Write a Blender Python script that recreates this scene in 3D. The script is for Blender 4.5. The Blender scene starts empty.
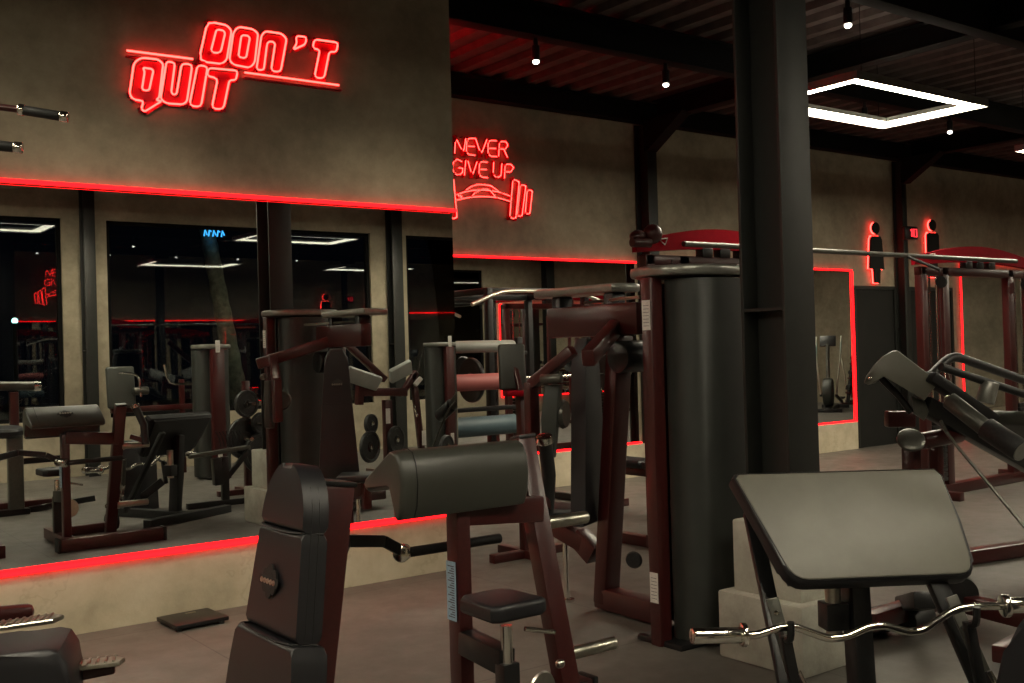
import bpy, bmesh, math, random
from mathutils import Vector, Matrix
random.seed(7)
C = bpy.context.scene.collection
sc = bpy.context.scene
PI = math.pi

# ------------------------------------------------------------------ camera, world, exposure
YAW, PITCH, ROLL = math.radians(36.612), math.radians(0.507), math.radians(-1.614)
F = Vector((math.sin(YAW)*math.cos(PITCH), math.cos(YAW)*math.cos(PITCH), math.sin(PITCH)))
R0 = Vector((math.cos(YAW), -math.sin(YAW), 0)); U0 = R0.cross(F)
RR = R0*math.cos(ROLL) + U0*math.sin(ROLL); UU = U0*math.cos(ROLL) - R0*math.sin(ROLL)
cd = bpy.data.cameras.new('camera'); cd.sensor_width = 36; cd.lens = 1061.1/1024*36
cd.clip_start = 0.05; cd.clip_end = 200
cam = bpy.data.objects.new('camera', cd); C.objects.link(cam)
cam.matrix_world = Matrix(((RR.x, UU.x, -F.x, 0), (RR.y, UU.y, -F.y, 0), (RR.z, UU.z, -F.z, 1.5), (0, 0, 0, 1)))
sc.camera = cam
w = bpy.data.worlds.new('night'); sc.world = w; w.use_nodes = True
w.node_tree.nodes['Background'].inputs[0].default_value = (0.10, 0.12, 0.2, 1)
w.node_tree.nodes['Background'].inputs[1].default_value = 0.012
sc.view_settings.view_transform = 'Standard'; sc.view_settings.look = 'None'
sc.view_settings.gamma = 1; sc.view_settings.use_curve_mapping = False
sc.view_settings.exposure = 0.0
LAMP = 48.0      # white ceiling panels
NEON = 12.0      # neon tubes
STRIP = 5.5     # red LED strips
SPOT = 110.0     # watts of each pendant spotlight
sc.cycles.use_denoising = True
sc.cycles.sample_clamp_indirect = 4
sc.cycles.max_bounces = 10; sc.cycles.glossy_bounces = 6; sc.cycles.transparent_max_bounces = 10; sc.cycles.diffuse_bounces = 4

# ------------------------------------------------------------------ materials
def nodes(name):
    m = bpy.data.materials.new(name); m.use_nodes = True
    nt = m.node_tree; b = nt.nodes['Principled BSDF']
    return m, nt, b
def noise(nt, scale, detail=4, rough=.6, vec=None):
    n = nt.nodes.new('ShaderNodeTexNoise'); n.inputs['Scale'].default_value = scale
    n.inputs['Detail'].default_value = detail; n.inputs['Roughness'].default_value = rough
    if vec is None:
        tc = nt.nodes.new('ShaderNodeTexCoord'); vec = tc.outputs['Object']
    nt.links.new(vec, n.inputs['Vector']); return n
def ramp(nt, fac, stops):
    r = nt.nodes.new('ShaderNodeValToRGB'); e = r.color_ramp.elements
    e[0].position, e[0].color = stops[0][0], (*stops[0][1], 1)
    e[1].position, e[1].color = stops[-1][0], (*stops[-1][1], 1)
    for p_, c_ in stops[1:-1]:
        k = e.new(p_); k.color = (*c_, 1)
    nt.links.new(fac, r.inputs[0]); return r
def bump(nt, b, h, s=.2, d=.01):
    bp = nt.nodes.new('ShaderNodeBump'); bp.inputs['Strength'].default_value = s; bp.inputs['Distance'].default_value = d
    nt.links.new(h, bp.inputs['Height']); nt.links.new(bp.outputs[0], b.inputs['Normal'])
def simple(name, col, rough=.5, metal=0., scale=30, var=.15, bs=.05, spec=.5, coat=0.):
    m, nt, b = nodes(name)
    n = noise(nt, scale)
    lo = tuple(c*(1-var) for c in col); hi = tuple(min(1, c*(1+var)) for c in col)
    r = ramp(nt, n.outputs['Fac'], [(.3, lo), (.7, hi)])
    nt.links.new(r.outputs[0], b.inputs['Base Color'])
    b.inputs['Roughness'].default_value = rough; b.inputs['Metallic'].default_value = metal
    b.inputs['Specular IOR Level'].default_value = spec; b.inputs['Coat Weight'].default_value = coat
    b.inputs['Coat Roughness'].default_value = .15
    if bs: bump(nt, b, n.outputs['Fac'], bs, .003)
    return m
def emit(name, col, strength):
    m = bpy.data.materials.new(name); m.use_nodes = True; nt = m.node_tree
    nt.nodes.remove(nt.nodes['Principled BSDF'])
    e = nt.nodes.new('ShaderNodeEmission'); e.inputs[0].default_value = (*col, 1); e.inputs[1].default_value = strength
    nt.links.new(e.outputs[0], nt.nodes['Material Output'].inputs[0]); return m

def plaster():
    m, nt, b = nodes('cement_plaster')
    n1 = noise(nt, .9, 6, .62); n2 = noise(nt, 7, 8, .7)
    mx = nt.nodes.new('ShaderNodeMix'); mx.data_type = 'FLOAT'; mx.inputs[0].default_value = .35
    nt.links.new(n1.outputs['Fac'], mx.inputs[2]); nt.links.new(n2.outputs['Fac'], mx.inputs[3])
    r = ramp(nt, mx.outputs[0], [(.32, (.155, .130, .092)), (.5, (.265, .23, .165)), (.68, (.39, .345, .255))])
    nt.links.new(r.outputs[0], b.inputs['Base Color']); b.inputs['Roughness'].default_value = .75
    b.inputs['Specular IOR Level'].default_value = .25
    bump(nt, b, n2.outputs['Fac'], .15, .01); return m
def concrete():
    m, nt, b = nodes('raw_concrete')
    n1 = noise(nt, 2.2, 8, .65); n2 = noise(nt, 24, 6, .7)
    v = nt.nodes.new('ShaderNodeTexVoronoi'); v.feature = 'DISTANCE_TO_EDGE'; v.inputs['Scale'].default_value = 1.1
    tc = nt.nodes.new('ShaderNodeTexCoord')
    ad = nt.nodes.new('ShaderNodeVectorMath'); ad.operation = 'ADD'
    nn = noise(nt, 3, 4, .6)
    nt.links.new(tc.outputs['Object'], ad.inputs[0]); nt.links.new(nn.outputs['Color'], ad.inputs[1]); nt.links.new(ad.outputs[0], v.inputs['Vector'])
    r = ramp(nt, n1.outputs['Fac'], [(.3, (.34, .29, .2)), (.5, (.48, .42, .30)), (.72, (.6, .54, .41))])
    cr = ramp(nt, v.outputs['Distance'], [(0, (.55, .5, .45)), (.02, (1, 1, 1))])
    mu = nt.nodes.new('ShaderNodeMix'); mu.data_type = 'RGBA'; mu.blend_type = 'MULTIPLY'; mu.inputs[0].default_value = .25
    nt.links.new(r.outputs[0], mu.inputs[6]); nt.links.new(cr.outputs[0], mu.inputs[7])
    nt.links.new(mu.outputs[2], b.inputs['Base Color']); b.inputs['Roughness'].default_value = .7
    bump(nt, b, n2.outputs['Fac'], .2, .01); return m
def grey_concrete():
    m, nt, b = nodes('cast_grey_concrete')
    n1 = noise(nt, 5, 8, .7); n2 = noise(nt, 40, 4, .7)
    r = ramp(nt, n1.outputs['Fac'], [(.3, (.27, .26, .215)), (.5, (.36, .35, .295)), (.7, (.45, .44, .375))])
    nt.links.new(r.outputs[0], b.inputs['Base Color']); b.inputs['Roughness'].default_value = .8; bump(nt, b, n2.outputs['Fac'], .35, .006); return m
def rubber_floor():
    m, nt, b = nodes('rubber_flooring')
    n1 = noise(nt, 260, 3, .6); n2 = noise(nt, 1.1, 6, .65); n3 = noise(nt, 6, 6, .7)
    r = ramp(nt, n2.outputs['Fac'], [(.3, (.075, .068, .060)), (.55, (.115, .105, .092)), (.75, (.155, .143, .125))])
    sp = ramp(nt, n1.outputs['Fac'], [(.62, (0, 0, 0)), (.72, (.25, .25, .24))])
    mu = nt.nodes.new('ShaderNodeMix'); mu.data_type = 'RGBA'; mu.blend_type = 'ADD'; mu.inputs[0].default_value = .35
    nt.links.new(r.outputs[0], mu.inputs[6]); nt.links.new(sp.outputs[0], mu.inputs[7])
    # tile seams every metre, wavering a little
    tc = nt.nodes.new('ShaderNodeTexCoord')
    br = nt.nodes.new('ShaderNodeTexBrick'); br.offset = 0; br.inputs['Scale'].default_value = 1
    br.inputs['Brick Width'].default_value = 2.0; br.inputs['Row Height'].default_value = 2.0; br.inputs['Mortar Size'].default_value = .004
    br.inputs['Color1'].default_value = br.inputs['Color2'].default_value = (1, 1, 1, 1); br.inputs['Mortar'].default_value = (.45, .45, .45, 1)
    nt.links.new(tc.outputs['Object'], br.inputs['Vector'])
    m2 = nt.nodes.new('ShaderNodeMix'); m2.data_type = 'RGBA'; m2.blend_type = 'MULTIPLY'; m2.inputs[0].default_value = 1
    nt.links.new(mu.outputs[2], m2.inputs[6]); nt.links.new(br.outputs['Color'], m2.inputs[7])
    nt.links.new(m2.outputs[2], b.inputs['Base Color'])
    rr = ramp(nt, n3.outputs['Fac'], [(.3, (.42, .42, .42)), (.7, (.58, .58, .58))])
    nt.links.new(rr.outputs[0], b.inputs['Roughness']); b.inputs['Specular IOR Level'].default_value = .45
    bump(nt, b, n1.outputs['Fac'], .12, .002); return m
def vinyl(name, col, rough=.42):
    m, nt, b = nodes(name)
    v = nt.nodes.new('ShaderNodeTexVoronoi'); v.inputs['Scale'].default_value = 420
    tc = nt.nodes.new('ShaderNodeTexCoord'); nt.links.new(tc.outputs['Object'], v.inputs['Vector'])
    n = noise(nt, 5, 4, .6)
    r = ramp(nt, n.outputs['Fac'], [(.3, tuple(c*.88 for c in col)), (.7, tuple(c*1.12 for c in col))])
    nt.links.new(r.outputs[0], b.inputs['Base Color']); b.inputs['Roughness'].default_value = rough
    bump(nt, b, v.outputs['Distance'], .12, .001); return m
def glass_pane():
    m = bpy.data.materials.new('night_window_glass'); m.use_nodes = True; nt = m.node_tree
    nt.nodes.remove(nt.nodes['Principled BSDF'])
    t = nt.nodes.new('ShaderNodeBsdfTransparent'); t.inputs[0].default_value = (.75, .8, .82, 1)
    g = nt.nodes.new('ShaderNodeBsdfGlossy'); g.inputs['Roughness'].default_value = .0; g.inputs[0].default_value = (.9, .9, .9, 1)
    f = nt.nodes.new('ShaderNodeFresnel'); f.inputs[0].default_value = 1.85
    x = nt.nodes.new('ShaderNodeMixShader')
    nt.links.new(f.outputs[0], x.inputs[0]); nt.links.new(t.outputs[0], x.inputs[1]); nt.links.new(g.outputs[0], x.inputs[2])
    nt.links.new(x.outputs[0], nt.nodes['Material Output'].inputs[0]); return m
def mirror_mat():
    m = bpy.data.materials.new('mirror_silvering'); m.use_nodes = True; nt = m.node_tree
    nt.nodes.remove(nt.nodes['Principled BSDF'])
    g = nt.nodes.new('ShaderNodeBsdfGlossy'); g.inputs['Roughness'].default_value = 0; g.inputs[0].default_value = (.84, .87, .85, 1)
    nt.links.new(g.outputs[0], nt.nodes['Material Output'].inputs[0]); return m

M = dict(
    plaster=plaster(), concrete=concrete(), greycon=grey_concrete(), floor=rubber_floor(), glass=glass_pane(), mirror=mirror_mat(),
    steel=simple('charcoal_painted_steel', (.009, .010, .0085), .5, 0, 14, .2, .08),
    beam=simple('black_roof_steel', (.004, .0038, .0038), .8, 0, 14, .2, .05, .1),
    deck=simple('roof_decking', (.07, .055, .052), .75, .0, 6, .25, .05, .12),
    maroon=simple('maroon_powder_coat', (.040, .0055, .005), .34, 0, 60, .15, .06, .5, .12),
    red=simple('bright_red_panel', (.20, .002, .008), .7, 0, 20, .1, .02, .05),
    black=simple('black_powder_coat', (.009, .009, .0095), .36, .2, 60, .2, .06),
    shroud=simple('smoked_plastic_shroud', (.019, .021, .018), .52, 0, 5, .25, .03),
    cap=simple('brushed_grey_cover', (.26, .26, .235), .3, .6, 20, .12, .02),
    gunmetal=simple('gunmetal_tube', (.09, .09, .078), .33, .6, 40, .12, .03),
    rubber=simple('black_rubber', (.004, .004, .004), .6, 0, 80, .25, .1),
    iron=simple('cast_iron_plate', (.03, .03, .03), .45, .5, 50, .25, .12),
    chrome=simple('polished_chrome', (.72, .70, .64), .14, 1, 3, .04, 0),
    satin=simple('satin_steel', (.55, .53, .45), .3, 1, 60, .08, .02),
    vblack=vinyl('black_leatherette', (.0065, .0065, .0085), .45),
    vgrey=vinyl('grey_leatherette', (.100, .095, .075), .45),
    vgrey2=vinyl('olive_grey_leatherette', (.036, .037, .030), .40),
    vgreen=vinyl('charcoal_leatherette', (.03, .033, .028), .42),
    vpale=vinyl('pale_grey_leatherette', (.26, .27, .25), .45),
    vpink=vinyl('dusty_pink_leatherette', (.35, .10, .095), .5),
    vblue=vinyl('blue_grey_leatherette', (.06, .10, .12), .5),
    door=simple('charcoal_door_paint', (.012, .012, .011), .6, 0, 4, .15, .03, .2),
    sticker=simple('white_label_paper', (.6, .58, .54), .6, 0, 90, .12, 0),
    bluelabel=simple('blue_label_paper', (.25, .36, .45), .6, 0, 90, .15, 0),
    ink=simple('dark_print', (.05, .05, .06), .5, 0, 40, .1, 0),
    bark=simple('palm_bark', (.5, .48, .30), .9, 0, 9, .5, .6),
    asphalt=simple('street_asphalt', (.03, .03, .032), .9, 0, 9, .3, .1),
    leaf=simple('dark_foliage', (.05, .07, .03), .6, 0, 9, .3, .1),
    acrylic_halo=simple('red_acrylic_halo_paint', (.5, .006, .03), .3, 0, 20, .05, 0),  # red surface colour, also stands in for neon glow around the letters
    neon=emit('neon_tube_glow', (1, .036, .028), NEON),
    strip=emit('red_led_strip_glow', (1, .0055, .0075), STRIP),
    added_wash=emit('added_red_wash_glow', (1, .0015, .010), 420),
    lamp=emit('white_led_diffuser_glow', (1, .90, .69), LAMP),
    bulb=emit('spot_bulb_glow', (1, .93, .80), 8.0),
    blue=emit('blue_sign_glow', (.06, .42, 1), 3.5),
    cyan=emit('cyan_screen_glow', (.04, .8, .8), 1.6),
    street=emit('street_lamp_glow', (.45, 1, .85), 7),
    digits=emit('red_digit_glow', (1, .03, .04), 2.5),
)

# ------------------------------------------------------------------ mesh helpers
def frame(z, up=(0, 0, 1)):
    z = Vector(z).normalized(); u = Vector(up)
    if abs(z.dot(u.normalized())) > .99: u = Vector((0, 1, 0))
    x = u.cross(z).normalized(); y = z.cross(x)
    return Matrix((x, y, z)).transposed()
SPLIT = dict(cross_rail='cross_rail', bar_mounts='bar_mount', cover_bracket='cover_bracket', bolts='bolt', suspension_wires='suspension_wire', standoffs='standoff', feet='foot', guide_rods='guide_rod', grip_collars='grip_collar', angled_grips='angled_grip', band_pegs='band_peg', cross_tube='cross_tube', support_post='support_post', shelf_rails='shelf_rail', frame_rail='frame_rail', handles='handle')
class MB:
    def __init__(s, o=(0, 0, 0)): s.bm = bmesh.new(); s.o = Vector(o)
    def _mv(s, verts, mat, loc):
        for v in verts: v.co = mat @ v.co + Vector(loc) - s.o
    def box(s, c, size, rot=None, bev=0, seg=2):
        r = bmesh.ops.create_cube(s.bm, size=1); vs = r['verts']
        for v in vs: v.co = Vector((v.co.x*size[0], v.co.y*size[1], v.co.z*size[2]))
        if bev:
            es = list({e for v in vs for e in v.link_edges})
            r = bmesh.ops.bevel(s.bm, geom=es, offset=min(bev, min(size)*.49), segments=seg, profile=.5, affect='EDGES')
            vs = list({v for f in r['faces'] for v in f.verts} | {v for v in vs if v.is_valid})
        s._mv(vs, rot or Matrix.Identity(3), c); return s
    def b2(s, lo, hi, bev=0):
        return s.box([(a+b)/2 for a, b in zip(lo, hi)], [abs(b-a) for a, b in zip(lo, hi)], None, bev)
    def beam(s, a, b, w_, h_, up=(0, 0, 1), bev=.006):
        a = Vector(a); b = Vector(b)
        return s.box((a+b)/2, (w_, h_, (b-a).length), frame(b-a, up), bev)
    def cyl(s, a, b, r, n=16, r2=None, bev=0):
        a = Vector(a); b = Vector(b); L = (b-a).length
        prof = [(0, 0), (r, 0), (r2 if r2 is not None else r, L), (0, L)]
        if bev and r2 is None: prof = [(0, 0), (r-bev, 0), (r-bev*.3, bev*.3), (r, bev), (r, L-bev), (r-bev*.3, L-bev*.3), (r-bev, L), (0, L)]
        return s.lathe(prof, a, b-a, n)
    def lathe(s, prof, o, axis=(0, 0, 1), n=20):
        m = frame(axis); rings = []
        for r, z in prof:
            if r < 1e-6: rings.append([s.bm.verts.new(m @ Vector((0, 0, z)) + Vector(o) - s.o)])
            else: rings.append([s.bm.verts.new(m @ Vector((r*math.cos(2*PI*k/n), r*math.sin(2*PI*k/n), z)) + Vector(o) - s.o) for k in range(n)])
        for p, q in zip(rings, rings[1:]):
            for k in range(n):
                k2 = (k+1) % n
                a, b, c, d = p[k % len(p)], p[k2 % len(p)], q[k2 % len(q)], q[k % len(q)]
                f = []
                for v in (a, b, c, d):
                    if v not in f: f.append(v)
                if len(f) > 2:
                    try: s.bm.faces.new(f)
                    except ValueError: pass
        return s
    def tube(s, pts, r, n=8, closed=False, sub=0):
        P = [Vector(p) for p in pts]
        if sub:                                        # rounded corners
            Q = [P[0]] if not closed else []
            rng = range(1, len(P)-1) if not closed else range(len(P))
            for i in rng:
                a, b, c = P[i-1], P[i], P[(i+1) % len(P)]
                d = min((a-b).length, (c-b).length)*.35
                p0 = b+(a-b).normalized()*d; p1 = b+(c-b).normalized()*d
                for t in range(sub+1):
                    t /= sub; Q.append(p0*(1-t)**2 + b*2*t*(1-t) + p1*t*t)
            if not closed: Q.append(P[-1])
            P = Q
        N = len(P); rings = []; pm = None
        for i in range(N):
            if closed: t = (P[(i+1) % N]-P[i-1])
            else: t = P[min(i+1, N-1)]-P[max(i-1, 0)]
            if t.length < 1e-9: t = Vector((0, 0, 1))
            t.normalize()
            if pm is None: m = frame(t)
            else:
                x = pm.col[0] - t*pm.col[0].dot(t); x = x.normalized() if x.length > 1e-6 else frame(t).col[0]
                m = Matrix((x, t.cross(x), t)).transposed()
            pm = m
            rings.append([s.bm.verts.new(P[i]+m @ Vector((r*math.cos(2*PI*k/n), r*math.sin(2*PI*k/n), 0))-s.o) for k in range(n)])
        for i in range(N if closed else N-1):
            p, q = rings[i], rings[(i+1) % N]
            for k in range(n): s.bm.faces.new((p[k], p[(k+1) % n], q[(k+1) % n], q[k]))
        if not closed:
            s.bm.faces.new(list(reversed(rings[0]))); s.bm.faces.new(rings[-1])
        return s
    def prism(s, poly, o, x, y, depth, bev=0, seg=2):
        """polygon in the plane (x, y) through o, centred thickness depth along x cross y"""
        x = Vector(x).normalized(); y = Vector(y).normalized(); z = x.cross(y).normalized(); o = Vector(o)
        lo = [s.bm.verts.new(o+x*a+y*b-z*depth/2-s.o) for a, b in poly]
        hi = [s.bm.verts.new(o+x*a+y*b+z*depth/2-s.o) for a, b in poly]
        n = len(poly); fs = [s.bm.faces.new(list(reversed(lo))), s.bm.faces.new(hi)]
        for k in range(n): fs.append(s.bm.faces.new((lo[k], lo[(k+1) % n], hi[(k+1) % n], hi[k])))
        if bev:
            es = list({e for f in fs[:2] for e in f.edges})
            bmesh.ops.bevel(s.bm, geom=es, offset=bev, segments=seg, profile=.5, affect='EDGES', clamp_overlap=True)
        return s
    def sphere(s, c, r, n=12, sz=(1, 1, 1)):
        res = bmesh.ops.create_uvsphere(s.bm, u_segments=n, v_segments=max(6, n//2), radius=r)
        for v in res['verts']: v.co = Vector((v.co.x*sz[0], v.co.y*sz[1], v.co.z*sz[2]))+Vector(c)-s.o
        return s
    def build(s, name, mat, parent=None, smooth=True, loc=None):
        one = SPLIT.get(name)
        if one and parent:
            s.bm.verts.ensure_lookup_table(); left = set(s.bm.verts); last = None
            while left:
                st = [left.pop()]; isl = set(st)
                while st:
                    for e in st.pop().link_edges:
                        for v in e.verts:
                            if v in left: left.discard(v); isl.add(v); st.append(v)
                n_ = MB(s.o); mp = {v: n_.bm.verts.new(v.co) for v in isl}
                for f in {f for v in isl for f in v.link_faces}: n_.bm.faces.new([mp[v] for v in f.verts])
                last = n_.build(one+' ', mat, parent, smooth); last.name = one
            s.bm.free(); return last
        name = name.strip()
        bmesh.ops.recalc_face_normals(s.bm, faces=s.bm.faces)
        me = bpy.data.meshes.new(name); s.bm.to_mesh(me); s.bm.free(); me.materials.append(M[mat] if isinstance(mat, str) else mat)
        if smooth:
            me.polygons.foreach_set('use_smooth', [True]*len(me.polygons)); me.set_sharp_from_angle(angle=math.radians(38))
        o = bpy.data.objects.new(name, me); C.objects.link(o)
        if parent: o.parent = parent
        else: o.location = s.o
        return o
def tag(o, label, cat, group=None, kind=None):
    o['label'] = label; o['category'] = cat
    if group: o['group'] = group
    if kind: o['kind'] = kind
    return o
def thing(name, loc, label, cat, group=None, rz=0):
    o = bpy.data.objects.new(name, None); C.objects.link(o); o.location = loc; o.rotation_euler = (0, 0, rz)
    o.empty_display_size = .1
    return tag(o, label, cat, group)
def copy_tree(o, parent=None):
    c = o.copy(); C.objects.link(c)
    if parent: c.parent = parent
    for ch in list(o.children): copy_tree(ch, c)
    return c
def struct(name, mb, mat, smooth=False):
    o = mb.build(name, mat, None, smooth); o['kind'] = 'structure'; return o
def rounded(wd, ht, r, n=5):
    pts = []
    for cx, cy, a0 in ((wd/2-r, ht/2-r, 0), (-wd/2+r, ht/2-r, 90), (-wd/2+r, -ht/2+r, 180), (wd/2-r, -ht/2+r, 270)):
        for k in range(n+1):
            a = math.radians(a0+90*k/n); pts.append((cx+r*math.cos(a), cy+r*math.sin(a)))
    return pts
def emblem(o, x, y, s, parent, root_loc, mat='rubber', name='emblem'):
    """six-lobed black badge crossed by a raised band, in the plane (x, y)"""
    x = Vector(x).normalized(); y = Vector(y).normalized(); z = x.cross(y); o = Vector(o)+z*.003
    e = MB(root_loc)
    for k in range(6):
        a = math.radians(30+60*k); c = o+x*math.cos(a)*s*.52+y*math.sin(a)*s*.52
        e.lathe([(0, -.002), (s*.36, -.002), (s*.34, .003), (0, .003)], c, z, 12)
    e.lathe([(0, -.002), (s*.5, -.002), (s*.48, .004), (0, .004)], o, z, 14)
    e.prism([(-s*1.05, -s*.22), (s*1.05, -s*.22), (s*1.15, 0), (s*1.05, s*.22), (-s*1.05, s*.22), (-s*1.15, 0)], o+z*.004, x, y, .004, .001, 1)
    b = e.build(name, mat, parent)
    t = MB(root_loc)
    for k in (-.7, -.35, 0, .35, .7):
        t.lathe([(s*.06, 0), (s*.15, 0), (s*.13, .003), (s*.08, .003), (s*.06, 0)], o+x*k*s+z*.0065, z, 8)
    t.build('band_marks', 'satin', b)
    return b

# ------------------------------------------------------------------ room
YA, YB, YC = 6.199, 9.089, -2.33           # mirrored block face, back wall, window wall
XE = 4.134                                 # end of the projecting block
XL, XR = -6.0, 22.0
ZT, ZC = 2.480, .378                       # top and bottom of the mirrors
ZR = 4.34                                  # underside of the roof decking
struct('floor', MB().b2((XL-.2, YC-.2, -.1), (XR+.2, YB+.2, 0)), 'floor')
deckm = MB()
x = XL
while x < XR:                              # trapezoidal decking ribs run away from the window wall
    deckm.prism([(0, 0), (.10, 0), (.13, .06), (.27, .06), (.30, 0), (.30, .065), (.27, .08), (.13, .08), (.10, .02), (0, .02)][::1], (x, (YC+YB)/2, ZR), (1, 0, 0), (0, 0, 1), YB-YC+.4)
    x += .30
struct('ceiling', deckm, 'deck')
struct('wall_left', MB().b2((XL-.2, YC, 0), (XL, YB, ZR+.1)), 'plaster')
struct('wall_right', MB().b2((XR, YC, 0), (XR+.2, YB, ZR+.1)), 'plaster')
# projecting block, its mirror opening and its curb
wb = MB(); wb.b2((XL, YA, ZT), (XE, YB, ZR)); wb.b2((XL, YA+.03, ZC), (XE, YB, ZT))
struct('wall_front', wb, 'plaster')
struct('trim_1', MB().b2((XL, YA-.02, 0), (XE, YA+.3, ZC)), 'concrete')
# far wall with its mirrors
struct('wall_far', MB().b2((XE, YB, 0), (XR, YB+.2, ZR)), 'plaster')
struct('trim_2', MB().b2((XE, YB-.05, 0), (12.69, YB+.02, ZC)), 'concrete')
def mirror(name, x0, x1, y, lab):
    o = MB().b2((x0, y-.012, ZC+.004), (x1, y, ZT-.004)).build(name, 'mirror', None, False)
    return tag(o, lab, 'mirror')
mirror('wall_mirror', XL+.01, XE-.012, YA+.024, 'long wall mirror above the low concrete curb, under the two-line neon sign')
mirror('wall_mirror', XE+.05, 8.55, YB-.004, 'wall mirror under the neon barbell sign on the far wall')
mirror('wall_mirror', 8.76, 12.67, YB-.004, 'red-edged wall mirror just left of the far doors, right of the big black column')
mirror('wall_mirror', 15.45, 20.2, YB-.004, 'wall mirror behind the right cable tower, right of the far doors')
def strip(segs, y, lab, nm='led_strip'):
    m_ = MB()
    for a, b in segs: m_.beam((a[0], y, a[1]), (b[0], y, b[1]), .022, .020, (0, 1, 0), .004)
    return tag(m_.build(nm, 'strip'), lab, 'led strip')
strip([((XL, ZT+.012), (XE, ZT+.012))], YA-.024, 'red light strip along the bottom edge of the wall under the two-line neon sign')
strip([((XL, ZC+.006), (XE-.01, ZC+.006))], YA-.034, 'red light strip on top of the low concrete curb below the long mirror')
strip([((XE+.02, ZT+.012), (8.57, ZT+.012)), ((XE+.02, ZC+.012), (8.57, ZC+.012))], YB-.03, 'red light strip around the mirror under the neon barbell sign')
strip([((8.74, ZT+.012), (12.69, ZT+.012)), ((8.74, ZC+.012), (12.69, ZC+.012)), ((8.74, ZC), (8.74, ZT)), ((12.69, ZC), (12.69, ZT))], YB-.03, 'red light strip around the mirror left of the far doors')
strip([((14.85, 2.62), (20.5, 2.62)), ((14.85, .4), (14.85, 2.62)), ((14.85, .4), (20.5, .4))], YC+.03, 'red light strip around the mirror on the window wall')
o = MB().b2((14.87, YC+.004, .42), (20.48, YC+.016, 2.6)).build('wall_mirror', 'mirror', None, False); tag(o, 'wall mirror on the window wall beyond the last window', 'mirror')
strip([((15.45, ZT+.2), (20.2, ZT+.2)), ((15.45, .1), (15.45, ZT+.2))], YB-.03, 'dotted red light strip up the mirror edge behind the right cable tower')
t_ = thing('led_strip', (XE, 7.9, 3.72), 'added unseen red light strip in a tray high on the side of the projecting wall', 'led strip')
MB(t_.location).beam((XE+.035, 6.98, 3.765), (XE+.035, 8.85, 3.765), .022, .028, (0, 0, 1), .004).build('added_glow_strip', 'added_wash', t_)  # strip added out of view to redden the roof decking
m_ = MB(t_.location); m_.b2((XE, 6.9, 3.72), (XE+.08, 8.9, 3.735)); m_.b2((XE+.07, 6.9, 3.72), (XE+.08, 8.9, 3.79)); m_.b2((XE, 6.9, 3.72), (XE+.08, 6.92, 3.80)); m_.build('baffle', 'black', t_)  # opaque channel added so the red light only goes up and out
# doors in the far wall
for n, (a, b) in enumerate(((12.76, 13.66), (14.08, 15.15))):
    d = MB(); d.b2((a, YB-.02, 0), (b, YB+.01, 2.23)); struct('door_%d' % (n+1), d, 'door')
    f = MB(); f.b2((a-.05, YB-.04, 0), (a, YB, 2.28)); f.b2((b, YB-.04, 0), (b+.05, YB, 2.28)); f.b2((a, YB-.04, 2.23), (b, YB, 2.28))
    struct('trim_%d' % (n+3), f, 'steel')
# window wall behind the camera, seen in the mirrors
WIN = [(-4.6, -1.1), (-.4, 3.60), (4.18, 8.22), (8.88, 12.6), (13.2, 14.4)]
ZW0, ZW1 = .75, 3.42
wc = MB(); xs = XL
for a, b in WIN:
    wc.b2((xs, YC-.2, 0), (a, YC, ZR)); xs = b
wc.b2((xs, YC-.2, 0), (XR, YC, ZR))
for a, b in WIN:
    wc.b2((a, YC-.2, 0), (b, YC, ZW0)); wc.b2((a, YC-.2, ZW1), (b, YC, ZR))
struct('wall_window', wc, 'plaster')
for n, (a, b) in enumerate(WIN):
    fr = MB(); t = .05
    fr.b2((a, YC-.12, ZW0), (a+t, YC-.04, ZW1)); fr.b2((b-t, YC-.12, ZW0), (b, YC-.04, ZW1))
    fr.b2((a, YC-.12, ZW0), (b, YC-.04, ZW0+t)); fr.b2((a, YC-.12, ZW1-t), (b, YC-.04, ZW1))
    o = struct('window_%d' % (n+1), fr, 'beam')
    g = MB().b2((a+t, YC-.082, ZW0+t), (b-t, YC-.078, ZW1-t)).build('pane', 'glass', o, False)
# steel frame: H columns, rafters and cross beams
def hsec(m_, a, b, flange, web_depth, axis, t=.014):
    """H section from a to b; axis = direction of the depth"""
    a = Vector(a); b = Vector(b); ax = Vector(axis)
    for s_ in (-1, 1):
        m_.beam(a+ax*s_*(web_depth/2-t/2), b+ax*s_*(web_depth/2-t/2), t, flange, Vector((b-a)).cross(ax), .002)
    m_.beam(a, b, t, web_depth-2*t, ax, .001)
def column(xc, yc, lab, flange=.155, depth=.32, zt=4.1, z0=0, group=None):
    t_ = thing('steel_column', (xc, yc, z0), lab, 'column', group)
    m_ = MB((xc, yc, z0))
    for s_ in (-1, 1): m_.b2((xc-flange/2, yc+s_*depth/2-.008, z0), (xc+flange/2, yc+s_*depth/2+.008, zt), .002)
    m_.b2((xc-.007, yc-depth/2, z0), (xc+.007, yc+depth/2, zt))
    m_.build('column_shaft', 'steel', t_)
    m_ = MB((xc, yc, z0)); m_.b2((xc-flange/2+.004, yc-depth/2+.008, 1.655), (xc+flange/2-.004, yc+depth/2-.008, 1.67)); m_.build('stiffener_plate', 'steel', t_)
    return t_
column(4.07, 3.33, 'large black steel column standing on the stepped concrete footing', .22, .25, z0=.66)
column(8.68, YB-.12, 'black steel column on the far wall beside the neon barbell sign', .15, .2)
column(13.78, YB-.10, 'black steel column between the two far doors', .11, .14)
column(19.4, YB-.12, 'black steel column at the far right end of the far wall', .15, .2)
column(3.90, YC+.12, 'black steel column against the window wall, left of the big window in the mirror', .15, .18)
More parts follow.
